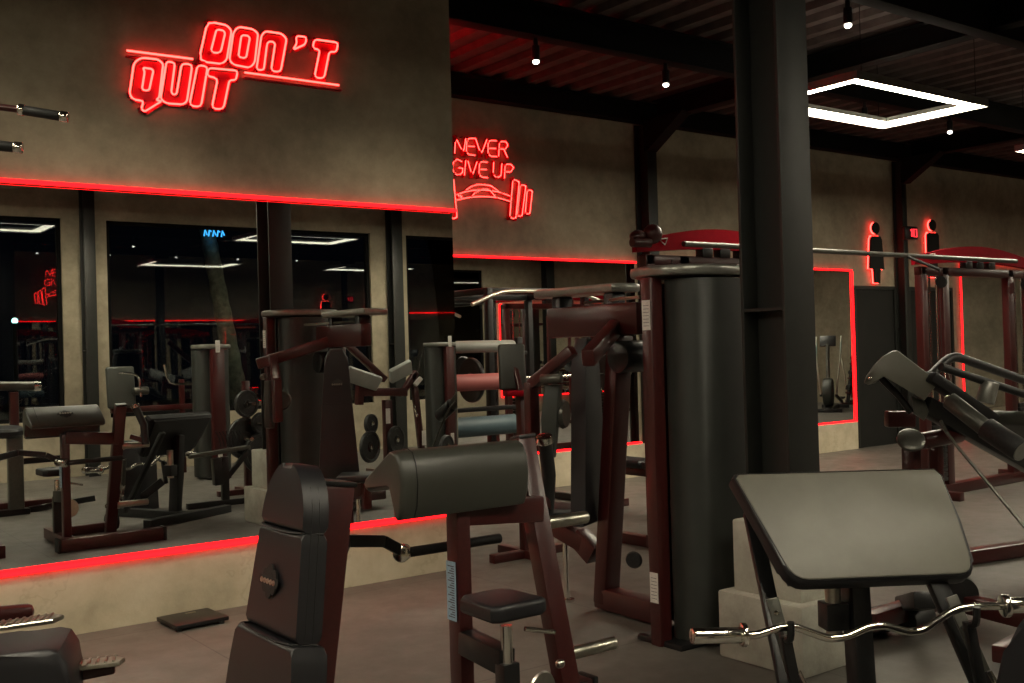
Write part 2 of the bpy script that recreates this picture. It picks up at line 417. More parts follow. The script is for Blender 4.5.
column(8.59, YC+.12, 'wide black steel column against the window wall, right of the big window in the mirror', .19, .18)
column(16.1, YC+.34, 'black steel column on the window wall beyond the last window', .24, .2)
column(12.9, YC+.12, 'black steel column far along the window wall', .19, .18)
roof = MB()
for i, xc in enumerate((-.9, 4.07, 8.72, 13.8, 19.4)):
    m_ = MB(); hsec(m_, (xc, YC, 4.22), (xc, YB-.3, 4.22), .17, .23, (0, 0, 1))
    # haunch under the rafter at the far column
    if xc > 5:
        m_.prism([(0, 0), (-.62, 0), (-.60, -.02), (-.05, -.36), (0, -.36)], (xc-.08, YB-.22, 4.115), (0, 1, 0), (0, 0, 1), .16)
    o = m_.build('roof_rafter', 'beam')
    tag(o, ('black roof rafter over the left end of the room', 'black roof rafter above the large foreground column', 'black roof rafter with haunch by the neon barbell sign',
            'black roof rafter with haunch above the far doors', 'black roof rafter at the far right')[i], 'beam')
for y_, lab in ((YB-.14, 'black eaves beam along the top of the far wall'), (6.78, 'black cross beam carrying the small spotlights'), (4.75, 'black cross beam over the middle of the room'), (2.4, 'black cross beam near the window side'), (0.0, 'black cross beam above the row of windows')):
    m_ = MB(); x0 = XE if y_ > YA else XL
    zc_ = 4.22 if y_ > YB-.2 else 4.19; hsec(m_, (x0, y_, zc_), (XR, y_, zc_), .14, .23 if y_ > YB-.2 else .28, (0, 0, 1)); tag(m_.build('cross_beam', 'beam'), lab, 'beam')

# ------------------------------------------------------------------ lamps
def panel_lamp(cx, cy, lab):
    z = 3.60; LX, LY, wd, ht = 1.94, 1.08, .135, .055
    t_ = thing('ceiling_light', (cx, cy, z), lab, 'light', 'rectangular frame lights')
    b = MB((cx, cy, z)); e = MB((cx, cy, z))
    for sx in (-1, 1):
        b.b2((cx+sx*LX/2-sx*wd, cy-LY/2, z+.014), (cx+sx*LX/2, cy+LY/2, z+ht))
        e.b2((cx+sx*LX/2-sx*wd, cy-LY/2, z), (cx+sx*LX/2, cy+LY/2, z+.012))
        b.b2((cx-LX/2+wd, cy+sx*LY/2-sx*wd, z+.014), (cx+LX/2-wd, cy+sx*LY/2, z+ht))
        b.b2((cx+sx*LX/2, cy-LY/2-.008, z-.014), (cx+sx*(LX/2+.008), cy+LY/2+.008, z+ht)); b.b2((cx-LX/2, cy+sx*LY/2, z-.014), (cx+LX/2, cy+sx*(LY/2+.008), z+ht))  # outer lips added below the diffuser to shade the upper walls
        e.b2((cx-LX/2+wd, cy+sx*LY/2-sx*wd, z), (cx+LX/2-wd, cy+sx*LY/2, z+.012))
    b.build('lamp_housing', 'cap', t_); e.build('diffuser', 'lamp', t_)
    wr = MB((cx, cy, z))
    for sx in (-1, 1):
        for sy in (-1, 1): wr.cyl((cx+sx*.85, cy+sy*.5, z+ht), (cx+sx*.85, cy+sy*.5, ZR), .003, 6)
    wr.build('suspension_wires', 'beam', t_)
panel_lamp(8.24, 5.63, 'bright white rectangular frame light hanging to the right of the large column')
panel_lamp(8.24, .22, 'rectangular frame light over the window side, reflected top right in the dark glass')
panel_lamp(3.10, .22, 'rectangular frame light over the preacher benches near the window side')
panel_lamp(12.70, 5.63, 'rectangular frame light beyond the right edge over the cable towers')
panel_lamp(13.2, .22, 'rectangular frame light far right near the windows')
panel_lamp(-2.0, .22, 'rectangular frame light near the windows at the left end of the room')
panel_lamp(-1.3, 3.6, 'added unseen frame light over the overhead press machine at the left end')  # extra lamp out of view, added for white light from the left
panel_lamp(17.9, 3.2, 'rectangular frame light at the far right end of the room')
def spot(px, y_, lab, z=3.93, aim=(0, 1.0, -2.0), k=1.0):
    x_ = px; t_ = thing('spotlight', (x_, y_, z-.1), lab, 'light', 'small pendant spotlights')
    m_ = MB((x_, y_, z-.1)); m_.cyl((x_, y_, z+.05), (x_, y_, z+.2), .02, 12); m_.cyl((x_, y_, z-.06), (x_, y_, z+.06), .034, 14, bev=.004); m_.build('lamp_holder', 'black', t_)
    m_ = MB((x_, y_, z-.1)); m_.sphere((x_, y_, z-.070), .028, 14, (1, 1, .75)); m_.build('bulb', 'bulb', t_)
    ld = bpy.data.lights.new('spot_beam', 'SPOT'); ld.energy = SPOT*k; ld.spot_size = math.radians(82); ld.spot_blend = 1; ld.shadow_soft_size = .03; ld.color = (1, .86, .62)
    lo = bpy.data.objects.new('spot_beam', ld); C.objects.link(lo); lo.parent = t_; lo.location = (0, 0, -.03)
    lo.rotation_euler = Vector(aim).to_track_quat('-Z', 'Y').to_euler()
spot(5.377, 6.80, 'small spotlight on the cross beam above the neon barbell sign')
spot(6.862, 6.80, 'small spotlight on the cross beam just left of the large column')
spot(6.783, 4.81, 'small spotlight at the top, right of the large column')
spot(11.30, 6.70, 'small spotlight below the right tip of the rectangular light')
spot(13.40, 6.90, 'small spotlight at the right edge by the far haunch')

for i, x_ in enumerate((-1.9, -.1, 1.7, 3.5)):
    spot(x_, 4.55, 'small spotlight washing the two-line neon wall, %s along its row' % ('first', 'second', 'third', 'fourth')[i])
for i, x_ in enumerate((8.35, 9.83)):
    spot(x_, 6.80, 'small spotlight on the cross beam hidden behind the large column, %s of two' % ('nearer', 'farther')[i])
for i, x_ in enumerate((1.5, 4.0, 6.4, 8.6, 11.2)):  # row added out of view to brighten the window wall
    spot(x_, -.75, 'added unseen spotlight washing the window wall, %s along its row' % ('first', 'second', 'third', 'fourth', 'fifth')[i], aim=(0, -1.0, -2.0), k=1.0)

# ------------------------------------------------------------------ neon signs
DQ = [
    [(2.369, 3.532), (2.488, 3.527), (2.518, 3.499), (2.482, 3.315), (2.449, 3.286), (2.307, 3.283)],
    [(2.423, 3.493), (2.468, 3.491), (2.476, 3.475), (2.444, 3.351), (2.382, 3.347)],
    [(2.564, 3.53), (2.656, 3.53), (2.689, 3.508), (2.662, 3.323), (2.628, 3.287), (2.524, 3.292), (2.499, 3.318), (2.53, 3.494)],
    [(2.591, 3.483), (2.623, 3.484), (2.634, 3.471), (2.608, 3.35), (2.587, 3.341), (2.561, 3.346), (2.559, 3.359), (2.579, 3.473)],
    [(2.672, 3.282), (2.711, 3.501), (2.739, 3.53), (2.844, 3.532), (2.879, 3.505), (2.832, 3.289), (2.768, 3.286), (2.8, 3.459), (2.788, 3.471), (2.762, 3.47), (2.747, 3.454), (2.72, 3.285)],
    [(2.943, 3.533), (3.016, 3.537), (3.008, 3.49), (2.917, 3.439), (2.949, 3.484)],
    [(3.071, 3.531), (3.242, 3.535), (3.224, 3.471), (3.175, 3.467), (3.132, 3.287), (3.064, 3.285), (3.108, 3.468), (3.058, 3.472)],
    [(1.968, 3.256), (2.065, 3.259), (2.094, 3.237), (2.066, 3.038), (2.046, 3.018), (2.081, 3.018), (1.979, 2.944), (1.96, 2.958), (1.975, 3.005), (1.917, 3.007), (1.895, 3.035), (1.925, 3.22)],
    [(1.975, 3.199), (2.025, 3.198), (2.035, 3.187), (2.009, 3.075), (1.989, 3.066), (1.967, 3.073), (1.985, 3.176)],
    [(2.114, 3.255), (2.164, 3.253), (2.137, 3.076), (2.15, 3.062), (2.169, 3.072), (2.204, 3.255), (2.268, 3.257), (2.23, 3.035), (2.205, 3.012), (2.105, 3.007), (2.073, 3.03)],
    [(2.3, 3.259), (2.362, 3.258), (2.314, 3.009), (2.243, 3.01)],
    [(2.368, 3.251), (2.552, 3.259), (2.536, 3.199), (2.496, 3.194), (2.453, 3.011), (2.38, 3.008), (2.423, 3.194), (2.355, 3.203)],
    [(1.886, 3.285), (2.273, 3.291)],
    [(2.595, 3.254), (3.238, 3.257)]]
NG = [
    [(6.053, 3.541), (6.07, 3.709), (6.162, 3.551), (6.196, 3.708)],
    [(6.318, 3.72), (6.212, 3.713), (6.195, 3.544), (6.305, 3.545)],
    [(6.202, 3.631), (6.302, 3.636)],
    [(6.322, 3.715), (6.384, 3.552), (6.463, 3.721)],
    [(6.586, 3.722), (6.479, 3.717), (6.473, 3.55), (6.587, 3.555)],
    [(6.476, 3.634), (6.574, 3.639)],
    [(6.61, 3.557), (6.627, 3.722), (6.715, 3.723), (6.735, 3.689), (6.706, 3.645), (6.62, 3.641)],
    [(6.682, 3.643), (6.726, 3.559)],
    [(6.14, 3.465), (6.088, 3.486), (6.044, 3.464), (6.021, 3.403), (6.036, 3.337), (6.089, 3.32), (6.145, 3.349), (6.146, 3.4), (6.092, 3.396)],
    [(6.188, 3.48), (6.166, 3.324)],
    [(6.215, 3.479), (6.265, 3.322), (6.33, 3.477)],
    [(6.46, 3.485), (6.363, 3.486), (6.347, 3.325), (6.459, 3.322)],
    [(6.356, 3.403), (6.446, 3.406)],
    [(6.544, 3.492), (6.531, 3.365), (6.573, 3.331), (6.633, 3.35), (6.651, 3.486)],
    [(6.678, 3.331), (6.693, 3.485), (6.77, 3.488), (6.804, 3.457), (6.767, 3.405), (6.69, 3.403)],
    [(6.792, 3.334), (6.874, 3.312), (6.813, 2.909), (6.733, 2.916)],
    [(6.887, 3.282), (6.963, 3.275), (6.898, 2.94), (6.832, 2.942)],
    [(6.98, 3.234), (7.049, 3.225), (7.004, 2.97), (6.942, 2.972)],
    [(6.032, 3.278), (5.955, 3.245), (5.986, 2.866), (6.06, 2.881)],
    [(5.942, 3.215), (5.873, 3.198), (5.91, 2.887), (5.97, 2.896)],
    [(5.855, 3.157), (5.793, 3.141), (5.813, 2.905), (5.872, 2.914)],
    [(6.061, 3.117), (6.204, 3.168), (6.405, 3.193), (6.586, 3.187), (6.746, 3.149)],
    [(6.059, 3.063), (6.224, 3.104), (6.403, 3.123), (6.584, 3.123), (6.744, 3.092)],
    [(6.183, 3.174), (6.273, 3.231), (6.373, 3.246), (6.497, 3.244), (6.62, 3.178)],
    [(6.258, 3.117), (6.303, 3.164), (6.417, 3.205), (6.484, 3.195), (6.561, 3.122)],
    [(6.083, 3.128), (6.136, 3.099), (6.093, 3.092)]]
def neon(name, lines, closed_n, y, r, loc, lab, halo_backing=True):
    t_ = thing(name, loc, lab, 'neon sign')
    def poly(pl, yy): return [(a, yy, b) for a, b in pl]
    for i, pl in enumerate(lines):
        closed = closed_n(i)
        m_ = MB(loc); m_.tube(poly(pl, y), r, 6, closed, 2 if len(pl) > 2 else 0); m_.build('neon_tube', 'neon', t_)
    return t_
def halo_ribbons(mb, lines, closed_n, y, wd):  # flat red bands along the tubes, painted as their glow halo
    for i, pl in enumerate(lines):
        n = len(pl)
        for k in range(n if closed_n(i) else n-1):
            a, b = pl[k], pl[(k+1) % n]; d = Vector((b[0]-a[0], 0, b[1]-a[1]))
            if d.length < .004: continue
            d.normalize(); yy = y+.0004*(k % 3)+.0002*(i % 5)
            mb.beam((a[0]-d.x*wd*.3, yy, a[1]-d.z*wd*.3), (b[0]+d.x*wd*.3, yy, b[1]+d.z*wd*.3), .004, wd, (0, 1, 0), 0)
t_ = neon('neon_sign', DQ, lambda i: i < 12, 6.164, .0060, (2.6, YA, 3.25), 'red neon sign in outlined block letters reading DONT QUIT high on the left wall')
bk = MB((2.6, YA, 3.25))  # red letter backing; its colour also carries the neon glow
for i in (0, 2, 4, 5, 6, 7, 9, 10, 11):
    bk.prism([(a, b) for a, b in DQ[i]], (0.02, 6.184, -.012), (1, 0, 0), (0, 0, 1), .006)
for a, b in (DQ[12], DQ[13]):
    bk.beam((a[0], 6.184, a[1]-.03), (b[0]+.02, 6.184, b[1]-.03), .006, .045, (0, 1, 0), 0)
halo_ribbons(bk, DQ[:12], lambda i: True, 6.186, .052)
bk.build('halo_backing', 'acrylic_halo', t_, False)
neon('neon_sign', NG, lambda i: 15 <= i <= 20 or i == 25, 9.037, .0070, (6.5, YB, 3.3), 'red neon sign reading NEVER GIVE UP over an outlined barbell on the far wall')
m_ = MB((6.5, YB, 3.3))
t_2 = [o for o in C.objects if o.name == 'neon_sign.001'][0]
for a, b in ((6.15, 3.72), (6.7, 3.72), (5.85, 3.1), (6.95, 3.1)): m_.cyl((a, 9.037, b), (a, YB, b), .006, 6)
m_.build('standoffs', 'black', t_2)
bk = MB((6.5, YB, 3.3)); halo_ribbons(bk, NG, lambda i: 15 <= i <= 20 or i == 25, 9.062, .075); bk.build('halo_backing', 'acrylic_halo', t_2, False)  # coloured bands in place of the soft red glow behind the tubes
# restroom figures and clock box on the far wall
def figure(cx, zt, skirt, lab):
    t_ = thing('restroom_sign', (cx, YB, zt-.4), lab, 'sign', 'back-lit restroom figures')
    o = (cx, YB, zt-.4); y_ = YB-.07
    b = MB(o); hd = [(.085*math.cos(k*PI/10), .085*math.sin(k*PI/10)) for k in range(20)]
    b.prism(hd, (cx, y_, zt-.085), (1, 0, 0), (0, 0, 1), .02, .003, 1)
    if skirt: body = [(-.10, .30), (.10, .30), (.13, .25), (.17, -.17), (.07, -.17), (.06, -.37), (-.06, -.37), (-.07, -.17), (-.17, -.17), (-.13, .25)]
    else: body = [(-.12, .30), (.12, .30), (.15, .26), (.15, -.05), (.09, -.05), (.09, -.37), (-.09, -.37), (-.09, -.05), (-.15, -.05), (-.15, .26)]
    b.prism(body, (cx, y_, zt-.50), (1, 0, 0), (0, 0, 1), .02, .003, 1); b.build('figure_panel', 'door', t_)
    e = MB(o)
    e.tube([(cx+a*.9, y_+.035, zt-.085+c_*.9) for a, c_ in hd], .010, 6, True)
    e.tube([(cx+a*1.0, y_+.035, zt-.50+c_) for a, c_ in body], .010, 6, True)
    e.build('halo_tube', 'neon', t_)
figure(13.22, 3.19, True, 'black back-lit figure sign with flared body above the far door left of the column')
figure(14.66, 3.30, False, 'black back-lit figure sign with straight body, right of the far column')
t_ = thing('digital_clock', (13.85, YB-.2, 2.98), 'small black box with glowing red digits on the column between the restroom figures', 'clock')
MB((13.85, YB-.2, 2.98)).b2((13.66, YB-.25, 2.95), (13.98, YB-.18, 3.14), .01).build('clock_case', 'black', t_)
m_ = MB((13.85, YB-.2, 2.98)); yd = YB-.255
m_.tube([(13.82, yd, 2.99), (13.82, yd, 3.10), (13.79, yd, 3.08)], .009, 5)
m_.tube([(13.87, yd, 2.99), (13.94, yd, 2.99), (13.94, yd, 3.10), (13.87, yd, 3.10)], .009, 5, True)
m_.build('digits', 'digits', t_)

# ------------------------------------------------------------------ footing, floor box
f_ = MB((4.03, 3.31, 0)); f_.b2((3.83, 3.05, 0), (4.34, 3.55, .32), .012); f_.b2((3.89, 3.10, .31), (4.26, 3.50, .66), .012)
tag(f_.build('concrete_footing', 'greycon'), 'stepped pale concrete footing under the large black column', 'footing')
t_ = thing('floor_scale', (2.12, 5.98, 0), 'flat black bathroom scale lying on the floor against the concrete curb', 'scale')
MB((2.12, 5.98, 0)).box((2.12, 5.98, .026), (.31, .29, .024), Matrix.Rotation(.06, 3, 'Z'), .006).build('platform', 'black', t_)
m_ = MB((2.12, 5.98, 0))
for sx in (-1, 1):
    for sy in (-1, 1): m_.cyl((2.12+sx*.12, 5.98+sy*.12, 0), (2.12+sx*.12, 5.98+sy*.12, .016), .02, 10)
m_.build('feet', 'rubber', t_)
MB((2.12, 5.98, 0)).box((2.14, 6.07, .0395), (.06, .022, .002), None, 0).build('display', 'satin', t_)

# ================================================================== exercise machines
def plate(m_, c, ax, r, t=.035):
    """weight plate with rim and hub, centred on c along ax"""
    m_.lathe([(.026, -t/2), (r*.30, -t/2), (r*.34, -t*.28), (r*.78, -t*.28), (r*.84, -t/2), (r*.97, -t/2), (r, -t*.3), (r, t*.3), (r*.97, t/2), (r*.84, t/2), (r*.78, t*.28), (r*.34, t*.28), (r*.30, t/2), (.026, t/2), (.026, -t/2)], c, ax, 26)
def pad_box(name, mat, root, c, size, rot=None, bev=.025, seg=4, parent=None):
    return MB(root.location).box(c, size, rot, bev, seg).build(name, mat, parent or root)

# ---- red preacher curl bench (middle foreground)
L = (2.375, 3.37, 0)
t_ = thing('preacher_curl_bench', L, 'dark red preacher curl bench with rounded grey arm pad and small black seat, mid foreground', 'exercise bench')
MB(L).beam((2.115, 3.48, .055), (2.925, 3.48, .055), .10, .10).build('base_rail', 'maroon', t_)
for x_ in (2.10, 2.94): MB(L).beam((x_-.012, 3.48, .056), (x_+.012, 3.48, .056), .112, .112).build('rail_cap', 'rubber', t_)
m_ = MB(L); m_.beam((2.215, 3.44, .055), (2.215, 2.7, .055), .09, .09); m_.beam((2.225, 2.72, .05), (2.705, 2.72, .05), .08, .08); m_.build('base_rail', 'maroon', t_)
MB(L).cyl((2.685, 2.72, .09), (2.785, 2.72, .09), .075, 20, bev=.01).build('foot_roller', 'rubber', t_)
up = MB(L).beam((2.205, 3.34, .05), (2.205, 3.34, .93), .060, .078).build('upright', 'maroon', t_)
s1 = MB(L).b2((2.1660, 3.31, .50), (2.1685, 3.37, .72), 0).build('label_plate', 'bluelabel', t_)
m_ = MB(L)
for k in range(22): m_.b2((2.1652, 3.318, .512+k*.009), (2.1662, 3.360-.012*(k % 3), .516+k*.009))
m_.build('label_print', 'ink', s1)
up2 = MB(L).beam((2.595, 3.16, .05), (2.615, 3.47, 1.14), .07, .085, (1, 0, 0)).build('upright', 'maroon', t_)
MB(L).beam((2.205, 3.35, .90), (2.615, 3.38, .865), .085, .10).build('pad_support_arm', 'maroon', t_)
MB(L).beam((2.62, 3.468, 1.135), (2.619, 3.472, 1.155), .073, .088, (1, 0, 0)).build('end_cap', 'black', t_)
# grips beside the slanted upright
m_ = MB(L); m_.tube([(2.790, 3.541, 0.813), (2.787, 3.516, 0.972), (2.739, 3.476, 1.113)], .030, 12); g_ = m_.build('hand_grip', 'rubber', t_)
MB(L).cyl((2.739, 3.476, 1.113), (2.730, 3.470, 1.143), .036, 16, bev=.004).build('grip_cap', 'chrome', g_)
m_ = MB(L); m_.beam((2.694, 3.462, 0.882), (2.794, 3.538, 0.838), .04, .04); m_.build('grip_bracket', 'maroon', t_)
for a, b in (((2.63, 3.25, .30), (2.89, 3.25, .30)), ((2.64, 3.38, .80), (2.87, 3.38, .80))):
    m_ = MB(L); m_.cyl(a, b, .026, 18, bev=.004); m_.cyl(a, Vector(a)+Vector((.02, 0, 0)), .034, 18); m_.build('storage_peg', 'satin', t_)
m_ = MB(L); m_.sphere((2.565, 3.20, .29), .020, 12); m_.build('bolt_cap', 'chrome', t_)
# seat on its post
MB(L).cyl((2.205, 3.05, .30), (2.205, 3.05, .53), .022, 14).build('seat_stem', 'chrome', t_)
m_ = MB(L); m_.beam((2.205, 3.05, .06), (2.205, 3.05, .40), .07, .06); m_.beam((2.21, 3.32, .42), (2.205, 3.05, .40), .07, .09); m_.build('seat_post', 'black', t_)
MB(L).lathe([(0, -.006), (.075, -.006), (.08, 0), (.075, .006), (0, .006)], (2.31, 2.99, .28), (.25, -1, 0), 26).build('adjuster_disc', 'satin', t_)
m_ = MB(L); m_.cyl((2.295, 3.06, .50), (2.415, 3.04, .47), .009, 10); m_.build('adjuster_lever', 'chrome', t_)
MB(L).prism([(-.12, -.11), (-.09, -.13), (.09, -.13), (.12, -.11), (.11, .09), (.08, .12), (-.08, .12), (-.11, .09)], (2.185, 3.055, .605), (1, 0, 0), (0, 1, 0), .06, .018, 4).build('seat', 'vblack', t_)
# arm pad: folded profile, rounded towards the seat, sloping away behind
prof = [(-.075, -.245), (-.095, -.20), (-.105, -.12), (-.095, -.05), (-.07, -.012), (-.04, 0), (-.01, -.006), (.17, -.115), (.183, -.135), (.175, -.155), (.15, -.165), (.0, -.11), (-.03, -.12), (-.035, -.235), (-.05, -.25)]
MB(L).prism([(a, b) for a, b in prof], (2.195, 3.35, 1.155), (0, 1, 0), (0, 0, 1), .57, .016, 3).build('arm_pad', 'vgrey2', t_)
sm = MB(L); sm.tube([(1.975, 3.35+a, 1.157+b*1.0) for a, b in [(-.075, -.245), (-.0975, -.20), (-.107, -.12), (-.097, -.05), (-.072, -.010), (-.04, .0015), (-.01, -.004), (.17, -.113)]], .0025, 6); sm.build('pad_seam', 'rubber', t_)
emblem((2.19, 3.44, 1.094), (-1, 0, 0), (0, -.855, .518), .055, t_, L)

# ---- bent lever handle with chrome joint, reaching across behind the bench (part of the shoulder pad machine)
# ---- shoulder machine with tall back pad (left foreground)
PB = Vector((1.357, 3.072, 0.876)); zc = PB.z; L = (PB.x+.08, PB.y, 0)
t_ = thing('shoulder_press_machine', L, 'tall narrow black back pad with badge on a dark red post, left foreground', 'exercise machine')
nrm = Vector((-1, 0, .15)).normalized(); ux = Vector((0, -1, 0)); upv = Vector((.15, 0, 1)).normalized()
def ppt(a, z, d=0): return Vector((PB.x, PB.y, zc))+ux*a+upv*((z-zc)/upv.z)+nrm*d
def padpiece(z0, z1, wid, thick, name, off=0, top=False):
    zs = [z0+(z1-z0)*(math.sin(k/16*PI/2) if top else k/16) for k in range(17)]
    r_ = [(wid(z), (z-.8)/upv.z) for z in zs]; l_ = [(-wid(z), (z-.8)/upv.z) for z in reversed(zs)]
    return MB(L).prism(r_+l_, ppt(0, .8, off-thick/2), ux, upv, thick, .020, 4).build(name, 'vblack', t_)
ZTOP = 1.165
def w_up(z):
    if z > .985: return max(.012, .150*math.sqrt(max(0, 1-((z-.985)/(ZTOP-.975))**2)))
    return .150+(.985-z)*.115
padpiece(.975, ZTOP+.006, w_up, .085, 'head_pad', 0, True); padpiece(.66, .972, w_up, .085, 'back_pad'); padpiece(.25, .655, lambda z: .205+.03*math.sin((z-.25)/.405*PI), .115, 'lumbar_pad', .02)
for zz, th in ((.9735, .003), (.6575, .018)):
    ww = w_up(zz)
    m_ = MB(L); m_.tube([ppt(-ww-.002, zz, -.07), ppt(-ww+.010, zz, th-.006), ppt(-ww*.5, zz-.006, th), ppt(0, zz-.008, th), ppt(ww*.5, zz-.006, th), ppt(ww-.010, zz, th-.006), ppt(ww+.002, zz, -.07)], .0035, 6); m_.build('pad_seam', 'rubber', t_)
for dd in (-.030, -.055):
    m_ = MB(L); m_.tube([ppt(w_up(z)+.0005, z, dd) for z in [.67+k*.055 for k in range(9)]], .0016, 5); m_.build('side_stitching', 'rubber', t_)
emblem(ppt(-.02, .81, .004), ux, upv, .062, t_, L)
MB(L).beam(ppt(.0, .05, -.15), ppt(.0, 1.115, -.15), .13, .12, (0, 1, 0), .012).build('post', 'maroon', t_)
MB(L).beam(ppt(.0, 1.113, -.15), ppt(.0, 1.128, -.15), .136, .126, (0, 1, 0), .003).build('post_cap', 'black', t_)
xb = ppt(0, .05, -.15).x
m_ = MB(L); m_.beam((xb-.55, PB.y, .05), (xb+.35, PB.y, .05), .1, .1); m_.build('base_rail', 'maroon', t_)
m_ = MB(L); m_.beam((xb+.3, PB.y-.35, .05), (xb+.3, PB.y+.35, .05), .1, .1); m_.build('base_foot', 'maroon', t_)
MB(L).box((xb-.38, PB.y, .42), (.36, .36, .06), None, .025, 4).build('seat', 'vblack', t_)
m_ = MB(L); m_.beam((xb-.36, PB.y, .05), (xb-.36, PB.y, .40), .07, .07); m_.build('seat_stem', 'black', t_)
LA = ((1.821, 3.514, 0.819), (2.010, 3.560, 0.788), (2.111, 3.585, 0.729))
m_ = MB(L); m_.beam(LA[0], LA[1], .022, .046, bev=.006); m_.beam(LA[1], LA[2], .022, .044, bev=.006); m_.beam(ppt(0, .72, -.15), LA[0], .04, .05, bev=.006); lv = m_.build('lever', 'black', t_)
MB(L).cyl((2.087, 3.566, 0.728), (2.142, 3.637, 0.718), .034, 16, bev=.005).build('lever_joint', 'chrome', t_)
MB(L).cyl((2.135, 3.618, 0.718), (2.582, 3.597, 0.722), .020, 14, bev=.004).build('lever_grip', 'rubber', t_)

# ---- selector tower with pec station beyond it (centre right)
def shroud(m_, cx, cy, wd, dp, z0, z1, side, t=.012, n=14):
    """thin bowed weight-stack cover, bulging to side (+1/-1 in y)"""
    out = [(-wd/2*math.cos(PI*k/n)*1.0, side*(.03+dp*abs(math.sin(PI*k/n))**.55)) for k in range(n+1)]
    inn = [(a*.97, b-side*t) for a, b in reversed(out)]
    m_.prism(out+inn, (cx, cy, (z0+z1)/2), (1, 0, 0), (0, 1, 0), z1-z0, .003, 1)
def cap_shape(wd, dp, n=24, e=.72):
    return [(wd/2*math.copysign(abs(math.cos(2*PI*k/n))**e, math.cos(2*PI*k/n)), dp/2*math.copysign(abs(math.sin(2*PI*k/n))**e, math.sin(2*PI*k/n))) for k in range(n)]
def tower(loc, lab, wd=.62, dp=.23, H_=1.90, stack=14, rz=0, group=None, pw=.075):
    """weight-stack tower; built around its own base, red post on the -x end"""
    t_ = thing('weight_stack_tower', (0, 0, 0), lab, 'exercise machine', group)
    for s_ in (-1, 1):
        m_ = MB(); shroud(m_, .05, 0, wd-.07, dp*.82, .03, H_-.04, s_); m_.build('shroud', 'shroud', t_)
    MB().beam((-wd/2+.02, 0, 0), (-wd/2+.02, 0, H_-.03), .085, pw, (0, 1, 0), .012).build('post', 'maroon', t_)
    MB().beam((wd/2-.03, 0, 0), (wd/2-.03, 0, H_-.03), .06, .05, (0, 1, 0), .01).build('post', 'black', t_)
    m_ = MB(); m_.prism(cap_shape(wd+.07, dp*1.9), (.02, 0, H_), (1, 0, 0), (0, 1, 0), .052, .018, 3)
    c_ = m_.build('top_cover', 'cap', t_)
    MB().prism(cap_shape(wd*.7, dp*1.2), (.0, 0, H_+.024), (1, 0, 0), (0, 1, 0), .014, .005, 2).build('cover_ridge', 'cap', c_)
    m_ = MB(); m_.b2((-wd/2, -dp*.6, 0), (wd/2, dp*.6, .03), .006); m_.build('base_plate', 'black', t_)
    m_ = MB()
    for k in range(stack): m_.b2((-.12, -.07, .08+k*.045), (.14, .07, .121+k*.045), .004)
    s_ = m_.build('weight_stack', 'iron', t_); s_['kind'] = 'stuff'
    m_ = MB()
    for a in (-.06, .08): m_.cyl((a, 0, .03), (a, 0, H_-.05), .011, 10)
    m_.build('guide_rods', 'chrome', t_)
    for z_, h_ in ((1.585, .15), (.22, .15)):
        l_ = MB().b2((-wd/2-.0250, -.030, z_), (-wd/2-.0225, .026, z_+h_)).build('label_plate', 'sticker', t_)
        m_ = MB()
        for k in range(7): m_.b2((-wd/2-.0256, -.022, z_+.02+k*.017), (-wd/2-.0249, .018, z_+.0225+k*.017))
        m_.build('label_print', 'ink', l_)
    t_.location = loc; t_.rotation_euler = (0, 0, rz)
    return t_
tw = tower((4.03, 3.87, 0), 'tall dark weight tower with red post and grey top, left of the large column', .58, .26, 1.88)
L = (4.01, 4.5, 0)
t_ = thing('pec_fly_station', L, 'red chest machine with long black back pad, behind the tall dark tower', 'exercise machine')
m_ = MB(L); m_.prism([(-.37, -.05), (-.34, -.11), (.34, -.13), (.38, -.10), (.38, .10), (.34, .13), (-.34, .11), (-.37, .05)], (4.095, 4.76, 1.84), (0, 1, 0), (-1, 0, 0), .05, .016, 3); m_.build('top_cover', 'cap', t_)
m_ = MB(L); m_.b2((4.02, 4.92, 1.62), (4.12, 5, 1.815), .008); m_.b2((4.02, 4.45, 1.62), (4.12, 4.53, 1.815), .008); m_.build('cover_bracket', 'black', t_)
m_ = MB(L); m_.beam((4.06, 5.04, 1.66), (4.06, 4.25, 1.66), .10, .18, bev=.012); m_.build('top_beam', 'maroon', t_)
m_ = MB(L); m_.beam((4.090, 4.474, 1.573), (4.050, 4.615, 0.034), .12, .10, (0, 1, 0), .012); m_.build('main_post', 'maroon', t_)
m_ = MB(L); m_.beam((4.05, 4.66, .07), (4.03, 4.15, .07), .11, .12, bev=.012); m_.build('base_rail', 'maroon', t_)
m_ = MB(L); m_.beam((4.03, 4.76, .36), (4, 5.08, .46), .09, .10, bev=.01); m_.beam((4, 5.08, .30), (4, 5.08, .50), .07, .05); m_.beam((4.04, 4.68, .30), (4.03, 4.82, .40), .09, .12); m_.build('seat_bracket', 'maroon', t_)
MB(L).cyl((4.01, 4.92, .0), (4.01, 4.92, .50), .018, 12).build('seat_stem', 'chrome', t_)
MB(L).cyl((4.01, 4.92, .0), (4.01, 4.92, .015), .045, 16).build('stem_foot', 'chrome', t_)
MB(L).box((3.99, 4.96, .54), (.30, .30, .06), Matrix.Rotation(.6, 3, 'Z'), .024, 4).build('seat', 'vblack', t_)
n3 = Vector((-.42, .90, 0)).normalized(); u3 = Vector((0, 0, 1)).cross(n3)
def wp(z): return .085+(1.57-z)*.075 if z < 1.5 else .085*math.sqrt(max(.1, 1-((z-1.5)/.075)**2))
zs = [.50+1.06*k/14 for k in range(15)]
MB(L).prism([(wp(z), z-1) for z in zs]+[(-wp(z), z-1) for z in reversed(zs)], (3.985, 4.66, 1.0), u3, (0, 0, 1), .09, .022, 3).build('back_pad', 'vblack', t_)
